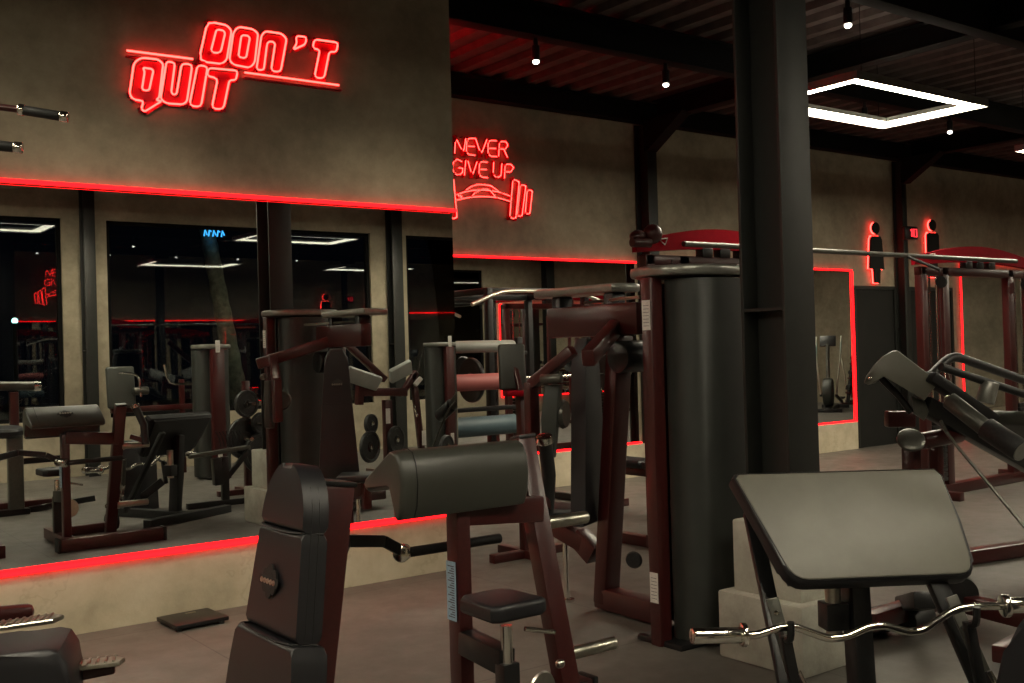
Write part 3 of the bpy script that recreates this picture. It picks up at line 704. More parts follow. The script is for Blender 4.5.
emblem(Vector((3.985, 4.66, 1.27))+n3*.046, u3, (0, 0, 1), .05, t_, L)
m_ = MB(L); m_.tube([Vector((3.985, 4.66, 1.12))+n3*.046-u3*.11, Vector((3.985, 4.66, 1.11))+n3*.048, Vector((3.985, 4.66, 1.12))+n3*.046+u3*.11], .004, 6); m_.build('pad_seam', 'rubber', t_)
m_ = MB(L); m_.beam((3.597, 4.304, 1.496), (3.508, 4.560, 1.312), .07, .06, bev=.012); m_.beam((3.508, 4.559, 1.329), (3.511, 4.561, 0.987), .07, .06, bev=.012); m_.build('press_arm', 'maroon', t_)
m_ = MB(L); m_.beam((3.54, 4.12, 1.45), (4.04, 4.45, 1.62), .07, .09, bev=.012); m_.build('pivot_arm', 'maroon', t_)
m_ = MB(L); m_.cyl((3.96, 4.36, 1.45), (4.18, 4.36, 1.45), .09, 22, bev=.01); m_.build('cam_pulley', 'black', t_)
m_ = MB(L); m_.tube([(3.955, 4.160, 1.770), (4.027, 4.480, 1.772), (4.109, 4.793, 1.772)], .010, 6); m_.build('cable_guide', 'satin', t_)
m_ = MB(L); m_.tube([(4.08, 4.25, .55), (4.08, 4.2, .30), (4.16, 4.16, .20), (4.21, 4.2, .38)], .010, 8, False, 3); m_.build('foot_pedal_rod', 'chrome', t_)
m_ = MB(L); m_.lathe([(0, -.012), (.04, -.012), (.046, 0), (.04, .012), (0, .012)], (3.836, 4.139, 0.379), (.8, .5, 0), 18); m_.build('pulley', 'iron', t_)

# ---- black preacher bench with curl bar (right foreground)
A = Vector((3.05, 2.74, 1.015)); B = Vector((3.79, 2.33, 1.00)); L = (3.42, 2.45, 0)
ab = (B-A).normalized(); nn = Vector((ab.y, -ab.x, 0)).normalized()
if nn.y > 0: nn = -nn
t_ = thing('preacher_curl_bench', L, 'black preacher curl bench with wide flat grey pad, right foreground beside the concrete footing', 'exercise bench')
down = (nn*.27+Vector((0, 0, -.37))).normalized(); H_ = .455; W_ = (B-A).length
mid = (A+B)/2+down*H_/2
poly = []
for a, b in rounded(W_, H_, .03, 4): poly.append((a, b))
# shape in (ab, down): wide square top, lower corners drawn in and rounded
poly = [(-W_/2+.015, -H_/2), (-W_/2, -H_/2+.02)] + [(-W_/2+.105+.075*(1-math.cos(t)), H_/2-.075+.075*math.sin(t)) for t in (0, .4, .8, 1.2, 1.57)] + [(W_/2-.015-.06*(1-math.cos(t)), H_/2-.06+.06*math.sin(t)) for t in (1.57, 1.2, .8, .4, 0)] + [(W_/2-.005, .0), (W_/2, -H_/2+.03), (W_/2-.02, -H_/2)]
pn = ab.cross(down)
if pn.dot(nn) < 0: pn = -pn
MB(L).prism(poly, mid-pn*.035, ab, down, .075, .022, 4).build('arm_pad', 'vblack', t_)
MB(L).prism([(a*.972, b*.955-.002) for a, b in poly], mid-pn*.002, ab, down, .014, .006, 3).build('pad_face', 'vgrey', t_)
m_ = MB(L); m_.tube([mid+pn*.0015+ab*a*.974+down*(b*.958-.002) for a, b in poly], .003, 6, True); m_.build('pad_piping', 'black', t_)
m_ = MB(L); m_.prism([(-W_/2+.04, -H_/2+.01), (-W_/2+.14, H_/2-.03), (W_/2-.08, H_/2-.03), (W_/2-.04, -H_/2+.01)], mid-pn*.083, ab, down, .02, .004, 1); m_.build('backing_board', 'black', t_)
def q(a, n, z): return Vector(((A+B)/2).to_2d().to_3d())+ab*a+nn*n+Vector((0, 0, z))
MB(L).beam(q(.03, .10, .05), q(.03, .04, .80), .105, .075, ab, .01).build('centre_post', 'black', t_)
MB(L).beam((3.190, 2.770, 0.849), (2.953, 2.381, 0.113), .032, .06, ab, .006).build('leg', 'black', t_)
MB(L).beam((3.550, 2.231, 0.644), (3.584, 1.987, 0.081), .04, .07, ab, .008).build('leg', 'black', t_)
BR = (((776,600),(789,655),(785,628)), ((952,597),(980,660),(972,612)))
for a, b, c_ in (((2.934, 2.464, 0.608), (2.938, 2.389, 0.366), (2.873, 2.361, 0.538)), ((3.512, 2.135, 0.578), (3.526, 2.027, 0.328), (3.429, 2.023, 0.555))):
    a = Vector(a); b = Vector(b); c_ = Vector(c_)
    br = MB(L).beam(a, b, .045, .012, nn, .003).build('bar_bracket', 'gunmetal', t_)
    m_ = MB(L)
    for f_ in (.2, .75): m_.lathe([(0, 0), (.010, 0), (.007, .006), (0, .008)], a.lerp(b, f_)+nn*.006, nn, 10)
    m_.build('bolts', 'chrome', br)
    m_ = MB(L); m_.tube([a.lerp(b, .42), c_+Vector((0, 0, -.045)), c_+nn*.05+Vector((0, 0, -.03)), c_+nn*.055+Vector((0, 0, .03))], .013, 8, False, 2); m_.build('bar_hook', 'black', t_)
    m_ = MB(L); m_.beam(c_+Vector((0, 0, -.03)), c_+ab*.04+Vector((0, 0, -.26)), .03, .035, ab, .004); m_.build('hook_strut', 'black', t_)
    m_ = MB(L); m_.tube([b+ab*.02, b+ab*.035+nn*.03+Vector((0, 0, -.05)), b+ab*.01+nn*.02+Vector((0, 0, -.10))], .012, 8); m_.build('strut_pin', 'chrome', t_)
m_ = MB(L); m_.beam(q(-.55, -.10, .04), q(.55, -.10, .04), .09, .08, bev=.008); m_.beam(q(.03, -.10, .04), q(.05, .85, .04), .09, .08, bev=.008); m_.build('base_frame', 'black', t_)
m_ = MB(L); m_.cyl(q(-.06, .06, .40), q(-.06, .06, .66), .03, 16); m_.build('pad_stem', 'satin', t_)
m_ = MB(L); m_.beam(q(-.06, .06, .42), q(-.06, .06, .52), .09, .09, ab); m_.build('stem_clamp', 'black', t_)
m_ = MB(L); m_.cyl(q(.05, .80, .05), q(.05, .80, .33), .03, 14); m_.build('seat_stem', 'chrome', t_)
# curl bar resting in the hooks
L = (3.095, 2.221, 0.542)
tb = thing('curl_bar', L, 'chrome zigzag curl bar lying across the hooks of the black preacher bench', 'barbell')
m_ = MB(L); m_.tube([(2.731, 2.417, 0.525), (2.766, 2.391, 0.524), (2.847, 2.356, 0.543), (2.895, 2.332, 0.539), (2.993, 2.273, 0.493), (3.047, 2.244, 0.495), (3.117, 2.205, 0.524), (3.169, 2.178, 0.527), (3.241, 2.138, 0.498), (3.291, 2.113, 0.497), (3.393, 2.049, 0.567), (3.466, 2.007, 0.573), (3.569, 1.956, 0.565)], .0135, 14, False, 3); m_.build('bar_shaft', 'chrome', tb)
m_ = MB(L); m_.cyl((2.561, 2.493, 0.538), (2.725, 2.421, 0.525), .027, 22, bev=.003); m_.build('bar_sleeve', 'chrome', tb)
m_ = MB(L); m_.cyl((2.723, 2.423, 0.526), (2.738, 2.414, 0.525), .040, 22, bev=.004); m_.build('collar', 'chrome', tb)
m_ = MB(L); m_.cyl((3.563, 1.960, 0.567), (3.807, 1.841, 0.552), .027, 22, bev=.003); m_.build('bar_sleeve', 'chrome', tb)
m_ = MB(L); m_.cyl((3.552, 1.968, 0.565), (3.569, 1.956, 0.566), .040, 22, bev=.004); m_.build('collar', 'chrome', tb)

# ---- grey-tubed leverage machine at the right edge
L = (6.9, 3.9, 0)
t_ = thing('leg_lever_machine', L, 'grey tubed lever machine with curved grey head cover and round rollers at the right edge', 'exercise machine')
hd0 = (5.869, 3.865, 1.251); hx = (Vector((6.146, 3.779, 1.228))-Vector((5.762, 3.823, 1.433))); hz = Vector((5.585, 3.926, 1.250))-Vector((5.762, 3.823, 1.433))
def hp(px, py, d=0):
    return None
hood = [(5.689, 3.999, 1.239), (5.699, 3.990, 1.282), (5.735, 3.963, 1.343), (5.781, 3.928, 1.397), (5.837, 3.887, 1.433), (5.862, 3.868, 1.432), (6.063, 3.721, 1.232), (5.986, 3.779, 1.116), (5.937, 3.815, 1.162), (5.789, 3.924, 1.285), (5.744, 3.958, 1.237), (5.708, 3.984, 1.226)]
def slab(mb, pts, off, bev=.008):
    """closed outline given in space, swept by the vector off"""
    off = Vector(off); lo = [mb.bm.verts.new(Vector(p)-mb.o) for p in pts]; hi = [mb.bm.verts.new(Vector(p)+off-mb.o) for p in pts]; n = len(pts)
    fs = [mb.bm.faces.new(list(reversed(lo))), mb.bm.faces.new(hi)]
    for k in range(n): mb.bm.faces.new((lo[k], lo[(k+1) % n], hi[(k+1) % n], hi[k]))
    if bev: bmesh.ops.bevel(mb.bm, geom=list({e for f in fs for e in f.edges}), offset=bev, segments=2, profile=.5, affect='EDGES', clamp_overlap=True)
    return mb
slab(MB(L), hood, (.24, .16, .0)).build('head_cover', 'vgrey', t_)
m_ = MB(L); m_.sphere((5.709, 3.969, 1.269), 0.0144, 10); m_.build('cover_bolt', 'chrome', t_)
m_ = MB(L); slab(m_, [(5.986, 3.868, 1.146), (6.056, 3.817, 1.106), (6.076, 3.803, 1.042), (6.049, 3.823, 0.986), (6.000, 3.860, 1.032)], (.10, .06, 0)); m_.build('pivot_cover', 'gunmetal', t_)
m_ = MB(L); m_.beam((6.009, 3.761, 1.271), (6.439, 3.594, 0.977), .12, .07, (0, 0, 1), .01); m_.build('lever_beam', 'black', t_)
m_ = MB(L); m_.tube([(5.874, 4.010, 1.269), (5.964, 3.945, 1.152), (6.028, 3.899, 1.042)], .022, 10); m_.build('link_rod', 'black', t_)
m_ = MB(L); m_.tube([(6.074, 3.787, 1.269), (6.298, 3.769, 1.395), (7.514, 3.691, 1.097)], .030, 12, False, 3); m_.tube([(6.075, 3.711, 1.325), (7.028, 3.455, 1.037)], .026, 12); m_.build('handle_frame', 'iron', t_)
m_ = MB(L); m_.cyl((5.944, 3.586, 1.129), (5.963, 3.349, 0.950), 0.0528, 22, bev=.006); m_.build('roller', 'gunmetal', t_)
m_ = MB(L); m_.cyl((5.945, 3.593, 1.134), (5.933, 3.579, 1.129), 0.0264, 14); m_.build('roller_cap', 'satin', t_)
m_ = MB(L); m_.cyl((5.950, 3.360, 0.968), (5.936, 3.147, 0.847), 0.0672, 24, bev=.006); m_.build('roller', 'iron', t_)
m_ = MB(L); m_.cyl((5.936, 3.147, 0.847), (5.935, 3.140, 0.844), 0.0600, 22); m_.build('roller_cap', 'cap', t_)
m_ = MB(L); m_.cyl((6.405, 3.618, 1.086), (6.433, 3.596, 1.218), 0.0564, 20, bev=.006); m_.build('stop_bumper', 'cap', t_)
m_ = MB(L); m_.box((6.708, 3.545, 0.898), (.43, .36, .10), Matrix.Rotation(.5, 3, 'Y'), 0.0420, 4); m_.build('seat_pad', 'vgrey2', t_)
m_ = MB(L); m_.lathe([(0, -.02), (.072, -.02), (.086, -.01), (.086, .01), (.072, .02), (0, .02)], (6.025, 3.903, 0.865), (-.6, -.6, .8), 22); m_.build('foot_pad', 'gunmetal', t_)
m_ = MB(L); m_.cyl((6.130, 3.900, 0.851), (6.442, 3.817, 0.878), 0.0540, 18, bev=.006); m_.build('foot_arm', 'maroon', t_)
m_ = MB(L); m_.beam((6.321, 4.279, 0.967), (6.474, 4.166, 0.961), .09, .11, bev=.012); m_.build('cross_tube', 'maroon', t_)
m_ = MB(L); a_ = Vector((6.185, 4.009, 0.802)); m_.beam(a_, (a_.x, a_.y, .05), .09, .09, bev=.01); a2 = Vector((6.371, 3.945, 0.837)); m_.beam(a2, (a2.x, a2.y, .05), .07, .07, bev=.01); m_.build('support_post', 'maroon', t_)
m_ = MB(L); m_.beam((a_.x-.2, a_.y, .05), (a_.x+1.3, a_.y-.3, .05), .10, .09, bev=.01); m_.build('base_rail', 'maroon', t_)
m_ = MB(L); m_.beam((6.095, 3.849, 1.084), (7.154, 3.665, 0.591), .09, .12, (0, 0, 1), .01); m_.build('main_beam', 'black', t_)
m_ = MB(L); m_.tube([(5.848, 3.584, 1.008), (5.811, 3.537, 0.958), (5.802, 3.470, 0.879), (5.835, 3.003, 0.342)], .010, 8, False, 3); m_.build('tie_rod', 'gunmetal', t_)
# low red and black frame lying behind the black preacher bench
L = (5.2, 3.2, 0)
t_ = thing('seated_row_base', L, 'low dark red machine frame with black rollers on the floor behind the black preacher bench', 'exercise machine')
m_ = MB(L); m_.beam((4.487, 3.174, 0.120), (5.216, 3.206, 0.120), .09, .09, bev=.01); m_.beam((5.197, 3.223, 0.120), (5.077, 2.625, 0.120), .09, .09, bev=.01); m_.beam((4.490, 2.504, 0.100), (5.219, 2.599, 0.100), .08, .08, bev=.01); m_.build('frame_rail', 'maroon', t_)
m_ = MB(L); m_.cyl((4.595, 3.286, 0.070), (4.779, 3.278, 0.070), .07, 18, bev=.01); m_.cyl((4.783, 3.165, 0.070), (4.960, 3.164, 0.070), .07, 18, bev=.01); m_.build('foot_roller', 'rubber', t_)
m_ = MB(L); m_.beam((5.003, 3.307, 0.100), (4.419, 2.817, 0.300), .10, .08, bev=.01); m_.build('seat_mast', 'black', t_)
m_ = MB(L); m_.cyl((4.874, 2.976, 0.000), (4.874, 2.976, 0.000), .05, 10) if False else m_.lathe([(0, -.02), (.085, -.02), (.095, 0), (.085, .02), (0, .02)], (5.129, 3.056, 0.170), (-.5, -1, .1), 24); m_.build('pulley', 'black', t_)
# black pad cut by the lower right corner of the photo
L = (3.6, 1.35, 0)
t_ = thing('incline_bench', L, 'sloping black bench back cut off by the lower right corner', 'exercise bench')
slab(MB(L), [(3.049, 1.733, 0.437), (3.080, 1.708, 0.551), (3.111, 1.685, 0.634), (3.148, 1.657, 0.687), (3.294, 1.548, 0.730), (3.326, 1.534, -0.206), (3.000, 1.777, -0.195), (3.032, 1.748, 0.257)], (.24, -.02, 0), .025).build('back_pad', 'vblack', t_)
m_ = MB(L); m_.beam((3.517, 1.760, 0.298), (3.208, 1.617, 0.040), .08, .08, bev=.01); m_.build('support_post', 'black', t_)

# ---- left edge: bench with ridged grips, and overhead handles
L = (.45, 3.7, 0)
t_ = thing('overhead_press_machine', L, 'dark red machine at the left edge with ridged metal hand plates and overhead black grips', 'exercise machine')
def ridged(c0, c1, wd, nr, name):
    c0 = Vector(c0); c1 = Vector(c1); d = (c1-c0); n = d.length; d.normalize(); sd = d.cross(Vector((0, 0, 1))).normalized()
    m_ = MB(L); m_.beam(c0, c1, .014, wd, sd.cross(d) if False else (0, 0, 1), .004)
    for k in range(nr):
        p_ = c0+d*n*(k+.5)/nr+Vector((0, 0, .010)); m_.beam(p_-sd*wd*.46, p_+sd*wd*.46, .010, .008, (0, 0, 1), .002)
    return m_.build(name, 'satin', t_)
def ridged2(c0, c1, wd, nr):
    """flat tread, wide across the level direction"""
    c0 = Vector(c0); c1 = Vector(c1); d = (c1-c0); n = d.length; d.normalize(); sd = d.cross(Vector((0, 0, 1))).normalized(); up = sd.cross(d)
    m_ = MB(L); m_.prism([(0, -wd/2), (n*.86, -wd/2), (n, -wd*.05), (n*.93, wd/2), (0, wd/2)], c0, d, sd, .014, .003, 1)
    for k in range(nr):
        p_ = c0+d*n*.9*(k+.5)/nr+up*.008; m_.beam(p_-sd*wd*.42, p_+sd*wd*.42, .009, .008, up, .002)
    return m_.build('ridged_hand_plate', 'satin', t_)
ridged2((0.566, 3.637, 0.687), (0.835, 3.500, 0.712), .09, 13)
ridged2((0.748, 3.192, 0.640), (0.910, 3.133, 0.643), .07, 7)
m_ = MB(L); m_.beam((0.574, 3.695, 0.619), (0.740, 3.634, 0.622), .07, .06, (0, 0, 1), .008); m_.build('plate_support', 'maroon', t_)
m_ = MB(L); m_.beam((0.610, 3.916, 0.671), (0.830, 3.878, 0.664), .06, .05, (0, 0, 1), .02); m_.build('plate_support', 'maroon', t_)
m_ = MB(L); m_.beam((0.757, 3.235, 0.600), (0.899, 3.192, 0.612), .05, .03, (0, 0, 1), .008); m_.build('plate_support', 'maroon', t_)
slab(MB(L), [(0.444, 3.167, 0.722), (0.571, 3.072, 0.733), (0.669, 3.000, 0.746), (0.694, 2.981, 0.740), (0.711, 2.969, 0.707), (0.718, 2.965, 0.638), (0.718, 2.968, 0.374), (0.438, 3.176, 0.358)], (.10, .25, 0), .02).build('back_pad', 'vblack', t_)
for (a, b, c_) in (((0.545, 3.635, 2.320), (0.753, 3.543, 2.293), (0.862, 3.487, 2.273)), ((0.518, 3.470, 2.166), (0.597, 3.411, 2.151), (0.700, 3.360, 2.139))):
    MB(L).cyl(a, b, .011, 12).build('handle_arm', 'maroon', t_)
    g_ = MB(L).cyl(b, c_, .0155, 16, bev=.002).build('hand_grip', 'rubber', t_)
    d_ = (Vector(c_)-Vector(b)).normalized(); m_ = MB(L)
    m_.cyl(Vector(b)-d_*.006, Vector(b)+d_*.012, .0185, 16, bev=.003); m_.cyl(Vector(c_)-d_*.006, Vector(c_)+d_*.018, .0175, 16, bev=.003); m_.build('grip_collars', 'chrome', g_)
m_ = MB(L); m_.beam((.24, 3.74, .02), (.24, 3.70, 2.35), .10, .10, bev=.01); m_.beam((.24, 3.70, 2.26), (0.545, 3.635, 2.320), .05, .05); m_.beam((.24, 3.70, 2.14), (0.518, 3.470, 2.166), .05, .05); m_.beam((.24, 3.70, .66), (0.566, 3.637, 0.687), .06, .06); m_.beam((.24, 3.70, .60), (0.533, 3.290, 0.572), .06, .06); m_.build('post', 'maroon', t_)
m_ = MB(L); m_.beam((-.05, 3.74, .05), (.8, 3.74, .05), .1, .1); m_.beam((.24, 3.74, .05), (.24, 3.0, .05), .1, .1); m_.build('base_rail', 'maroon', t_)

# ---- cable crossover: two stations joined by a long pull-up bar
def cable_station(x0, x1, y_, lab, arch):
    L = ((x0+x1)/2, y_, 0); t_ = thing('cable_station', L, lab, 'exercise machine'); z1 = 2.19; cx = L[0]
    for a in (x0, x0+.36, x1-.36, x1):
        MB(L).beam((a, y_, 0), (a, y_, z1), .09 if a in (x0, x1) else .11, .08, (0, 1, 0), .008).build('upright', 'maroon', t_)
    m_ = MB(L); m_.beam((x0-.05, y_, 2.15), (x1+.05, y_, 2.15), .08, .08, bev=.008); m_.beam((x0-.05, y_, .05), (x1+.05, y_, .05), .1, .1, bev=.008)
    for a in (x0, x1): m_.beam((a, y_-.35, .04), (a, y_+.35, .04), .08, .08, bev=.008)
    m_.build('cross_rail', 'maroon', t_)
    W = x1-x0+.3; n = 18; top = [(-W/2+W*k/n, .10+.13*math.sin(PI*k/n)) for k in range(n+1)]; bot = [(W/2-W*k/n, .02+.05*math.sin(PI*k/n)) for k in range(n+1)]
    h_ = MB(L).prism(top+bot, (cx, y_-.02, 2.18), (1, 0, 0), (0, 0, 1), .05, .006, 1).build('header_panel', 'red', t_)
    m_ = MB(L); e_ = x0+.10; m_.tube([(e_-.02, y_-.05, 2.305), (e_+.07, y_-.05, 2.315), (e_+.04, y_-.05, 2.265)], .006, 5, True); m_.build('header_mark', 'sticker', h_)
    for a in (x0+.18, x1-.18):
        m_ = MB(L)
        for k in range(15): m_.b2((a-.10, y_-.05, .14+k*.045), (a+.10, y_+.05, .18+k*.045), .004)
        s_ = m_.build('weight_stack', 'iron', t_); s_['kind'] = 'stuff'
        m_ = MB(L)
        for b in (-.06, .06): m_.cyl((a+b, y_-.01, .1), (a+b, y_-.01, 2.13), .011, 8)
        m_.build('guide_rods', 'chrome', t_)
        m_ = MB(L); m_.cyl((a, y_-.08, .3), (a, y_-.08, 2.15), .004, 6); m_.build('cable', 'rubber', t_)
        for z_ in (2.04, 1.25):
            m_ = MB(L); m_.lathe([(0, -.012), (.055, -.012), (.05, 0), (.055, .012), (0, .012)], (a, y_-.10, z_), (1, 0, 0), 18); m_.build('pulley', 'black', t_)
        m_ = MB(L); m_.tube([(a-.02, y_-.12, 1.20), (a-.06, y_-.13, 1.08), (a+.06, y_-.13, 1.08), (a+.02, y_-.12, 1.20)], .008, 6, True); m_.build('stirrup_handle', 'chrome', t_)
    m_ = MB(L)
    for k in (-.5, -.1, .35): m_.b2((cx+k*.5, y_-.05, 2.185), (cx+k*.5+.12, y_+.03, 2.26), .01)
    m_.build('bar_mounts', 'black', t_)
    return t_
T1 = cable_station(5.55, 7.15, 5.75, 'dark red cable station with red arched header, behind the tall dark tower', True)
T2 = cable_station(9.12, 11.05, 5.75, 'dark red cable station with bright red arched header at the right edge', True)
L = (8.1, 5.70, 0)
m_ = MB((8.1, 5.70, 2.30)); m_.cyl((5.85, 5.66, 2.275), (10.7, 5.66, 2.275), .022, 14)
pb = tag(m_.build('pull_up_bar', 'gunmetal'), 'long steel pull-up bar spanning between the two red-topped cable stations', 'bar')
m_ = MB((8.1, 5.70, 2.30)); m_.tube([(7.25, 5.66, 2.27), (7.10, 5.45, 2.19)], .014, 8); m_.tube([(8.75, 5.66, 2.27), (8.90, 5.42, 2.13)], .014, 8); m_.build('angled_grips', 'rubber', pb)
m_ = MB(T1.location); m_.sphere((5.38, 5.66, 2.31), .07, 12, (1, .8, .7)); m_.sphere((5.50, 5.63, 2.33), .075, 12); m_.cyl((5.28, 5.62, 2.26), (5.44, 5.60, 2.26), .035, 12); m_.build('rope_attachment', 'maroon', T1)

# ---- rack of rollers and a seat, beyond the projecting wall
L = (5.28, 7.5, 0)
t_ = thing('roller_rack', L, 'black rack holding three horizontal foam rollers beside the mirrored wall corner', 'rack')
m_ = MB(L)
for x_ in (4.68, 5.73): m_.beam((x_, 7.62, 0), (x_, 7.62, 1.62), .06, .06); m_.beam((x_, 7.3, .03), (x_, 7.95, .03), .06, .06)
m_.beam((4.68, 7.62, 1.0), (5.73, 7.62, 1.0), .04, .04); m_.beam((4.68, 7.62, .6), (5.73, 7.62, .6), .04, .04); m_.build('rack_frame', 'black', t_)
for z_, mt, r_, lab in ((1.545, 'vpale', .052, 'pale grey foam roller, topmost on the black rack by the wall corner'), (1.24, 'vpink', .072, 'dusty pink foam roller, second on the black rack by the wall corner'), (.86, 'vblue', .085, 'blue-grey foam roller, lowest on the black rack by the wall corner')):
    for x_ in (4.73, 5.68):
        m_ = MB(L); m_.beam((x_, 7.62, z_-r_-.02), (x_, 7.44, z_-r_-.01), .03, .03); m_.build('rack_hook', 'black', t_)
    o = MB((5.13, 7.5, z_)).cyl((4.58, 7.5, z_), (5.59, 7.5, z_), r_, 24, bev=.02).build('foam_roller', mt); tag(o, lab, 'foam roller', 'foam rollers on the rack')
L = (5.6, 6.9, 0)
t_ = thing('upright_bench', L, 'small bench with charcoal back pad and red seat, in front of the roller rack', 'exercise bench')
MB(L).box((4.648, 6.265, 1.382), (.20, .05, .34), Matrix.Rotation(-.5, 3, 'Z') @ Matrix.Rotation(-.12, 3, 'X'), .02, 3).build('back_pad', 'vgreen', t_)
b_ = Vector((4.638, 6.151, 1.193)); MB(L).box(b_, (.24, .22, .04), Matrix.Rotation(-.5, 3, 'Z'), .016, 3).build('seat', 'red', t_)
m_ = MB(L); m_.beam(b_, (b_.x, b_.y, .04), .06, .06); m_.beam(b_, (4.680, 6.303, 1.470), .04, .04); m_.beam((b_.x-.3, b_.y, .03), (b_.x+.35, b_.y, .03), .07, .06); m_.beam((b_.x, b_.y-.3, .03), (b_.x, b_.y+.3, .03), .07, .06); m_.build('frame', 'maroon', t_)
# swing arm of the pec station with upright pad
t_ = [o for o in C.objects if o.name == 'pec_fly_station'][0]; L = t_.location
m_ = MB(L); slab(m_, [(3.467, 4.403, 1.315), (3.539, 4.349, 1.318), (3.519, 4.366, 1.129), (3.503, 4.381, 0.929), (3.452, 4.418, 0.941), (3.455, 4.414, 1.131)], (.05, .03, 0), .012); m_.build('arm_pad', 'vgreen', t_)
m_ = MB(L); m_.cyl((3.459, 4.408, 1.347), (3.516, 4.303, 1.351), .025, 14, bev=.004); m_.build('hand_grip', 'gunmetal', t_)
m_ = MB(L); m_.lathe([(0, -.02), (.07, -.02), (.08, 0), (.07, .02), (0, .02)], (3.612, 4.421, 1.153), (.5, -.8, 0), 22); m_.build('arm_hub', 'gunmetal', t_)

# ---- power rack and benches near the far mirror, chrome bar across
def power_rack(loc, lab, bars=True, rz=0, mt='maroon', W_=1.15, H_=2.2):
    t_ = thing('power_rack', (0, 0, 0), lab, 'power rack')
    for a in (-1, 1):
        for b in (-1, 1): MB().beam((a*W_/2, b*.45, 0), (a*W_/2, b*.45, H_), .06, .07, (0, 1, 0)).build('upright', mt, t_)
    m_ = MB()
    for b in (-1, 1): m_.beam((-W_/2, b*.45, H_-.03), (W_/2, b*.45, H_-.03), .06, .06); m_.beam((b*W_/2, -.45, H_-.03), (b*W_/2, .45, H_-.03), .06, .06); m_.beam((b*W_/2, -.45, .04), (b*W_/2, .45, .04), .07, .07)
    m_.build('cross_rail', mt, t_)
    m_ = MB(); m_.tube([(-W_/2-.25, -.55, H_-.16), (-W_/2+.12, -.5, H_-.03), (W_/2-.12, -.5, H_-.03), (W_/2+.25, -.55, H_-.16)], .018, 10, False, 2); m_.build('pull_up_bar', 'satin', t_)
    m_ = MB(); m_.cyl((-1.0, -.52, 1.25), (1.0, -.52, 1.25), .014, 12); m_.build('barbell_shaft', 'chrome', t_)
    for s_ in (-1, 1):
        m_ = MB(); m_.cyl((s_*.80, -.52, 1.25), (s_*1.08, -.52, 1.25), .025, 14, bev=.003); m_.build('barbell_sleeve', 'satin', t_)
        m_ = MB(); plate(m_, (s_*.83, -.52, 1.25), (1, 0, 0), .20, .04); m_.build('weight_plate', 'iron', t_)
        m_ = MB(); m_.beam((s_*W_/2, -.48, 1.20), (s_*W_/2, -.58, 1.20), .05, .03); m_.build('bar_hook', 'black', t_)
    t_.location = loc; t_.rotation_euler = (0, 0, rz); return t_
power_rack((6.15, 8.30, 0), 'black power rack with loaded barbell in front of the far mirror', mt='black', H_=2.08)
power_rack((16.6, -.7, 0), 'power rack by the windows, seen only in the far mirror', rz=PI)
power_rack((14.3, 1.4, 0), 'power rack in mid room, seen in the red-edged far mirror', rz=PI)

def flat_bench(loc, lab, rz=0, mat='vblack', tilt_=0., frame_mat='maroon', group=None):
    t_ = thing('weight_bench', (0, 0, 0), lab, 'exercise bench', group)
    MB().box((0, .28, .46+.30*math.sin(tilt_)), (.28, .80, .07), Matrix.Rotation(tilt_, 3, 'X'), .028, 4).build('back_pad', mat, t_)
    MB().box((0, -.33, .46), (.30, .34, .07), None, .028, 4).build('seat', mat, t_)
    m_ = MB(); m_.beam((0, -.5, .38), (0, .5, .38), .07, .07); m_.beam((0, -.48, .05), (0, -.40, .38), .07, .07); m_.beam((0, .5, .05), (0, .42, .38), .07, .07)
    for y_ in (-.5, .5): m_.beam((-.28, y_, .035), (.28, y_, .035), .07, .07)
    m_.build('frame', frame_mat, t_)
    t_.location = loc; t_.rotation_euler = (0, 0, rz); return t_
flat_bench((6.6, 7.0, 0), 'black flat bench standing in front of the far power rack', 0)
flat_bench((15.2, 3.2, 0), 'black bench in the middle of the far floor', .6)

# ---- dumbbell racks along the window side, seen in the far mirror
def dumbbell(loc, rz, r, mat='iron'):
    t_ = thing('dumbbell', (0, 0, 0), 'x', 'dumbbell')
    MB().cyl((0, -.07, 0), (0, .07, 0), .014, 10).build('handle', 'chrome', t_)
    for s_ in (-1, 1): MB().cyl((0, s_*.07, 0), (0, s_*.15, 0), r, 12, bev=.01).build('weight_head', mat, t_)
    t_.location = loc; t_.rotation_euler = (0, 0, rz); return t_
def rack(loc, nx, lab, grp, rz=0, W_=2.2):
    t_ = thing('dumbbell_rack', (0, 0, 0), lab, 'rack')
    for a in (-W_/2, W_/2): MB().beam((a, 0, 0), (a, .28, 1.15), .06, .07, (1, 0, 0)).build('side_frame', 'black', t_)
    m_ = MB()
    for k in range(3):
        for d_ in (-.08, .08): m_.beam((-W_/2, .02+k*.10+d_, .33+k*.34+d_*.5), (W_/2, .02+k*.10+d_, .33+k*.34+d_*.5), .03, .04)
    for k in (-1, 1): m_.beam((k*W_/2, -.25, .03), (k*W_/2, .4, .03), .06, .06)
    m_.build('shelf_rails', 'maroon', t_)
    t_.location = loc; t_.rotation_euler = (0, 0, rz)
    R_ = Matrix.Rotation(rz, 3, 'Z'); first = None
    for k in range(3):
        for i in range(nx):
            r = .055+.004*(i % 6); p_ = R_ @ Vector((-W_/2+.12+(W_-.24)*i/(nx-1), .02+k*.10, .33+k*.34+.035+r)) + Vector(loc)
            if first is None: d = first = dumbbell(p_, rz, .06)
            else: d = copy_tree(first); d.location = p_
            d['group'] = grp; d['label'] = 'black dumbbell on the %s' % lab
    return t_
rack((17.9, -1.55, 0), 9, 'long dumbbell rack along the window wall', 'dumbbells on the window side rack', PI)
rack((21.3, 3.8, 0), 9, 'dumbbell rack by the right end wall', 'dumbbells on the end wall rack', -PI/2)

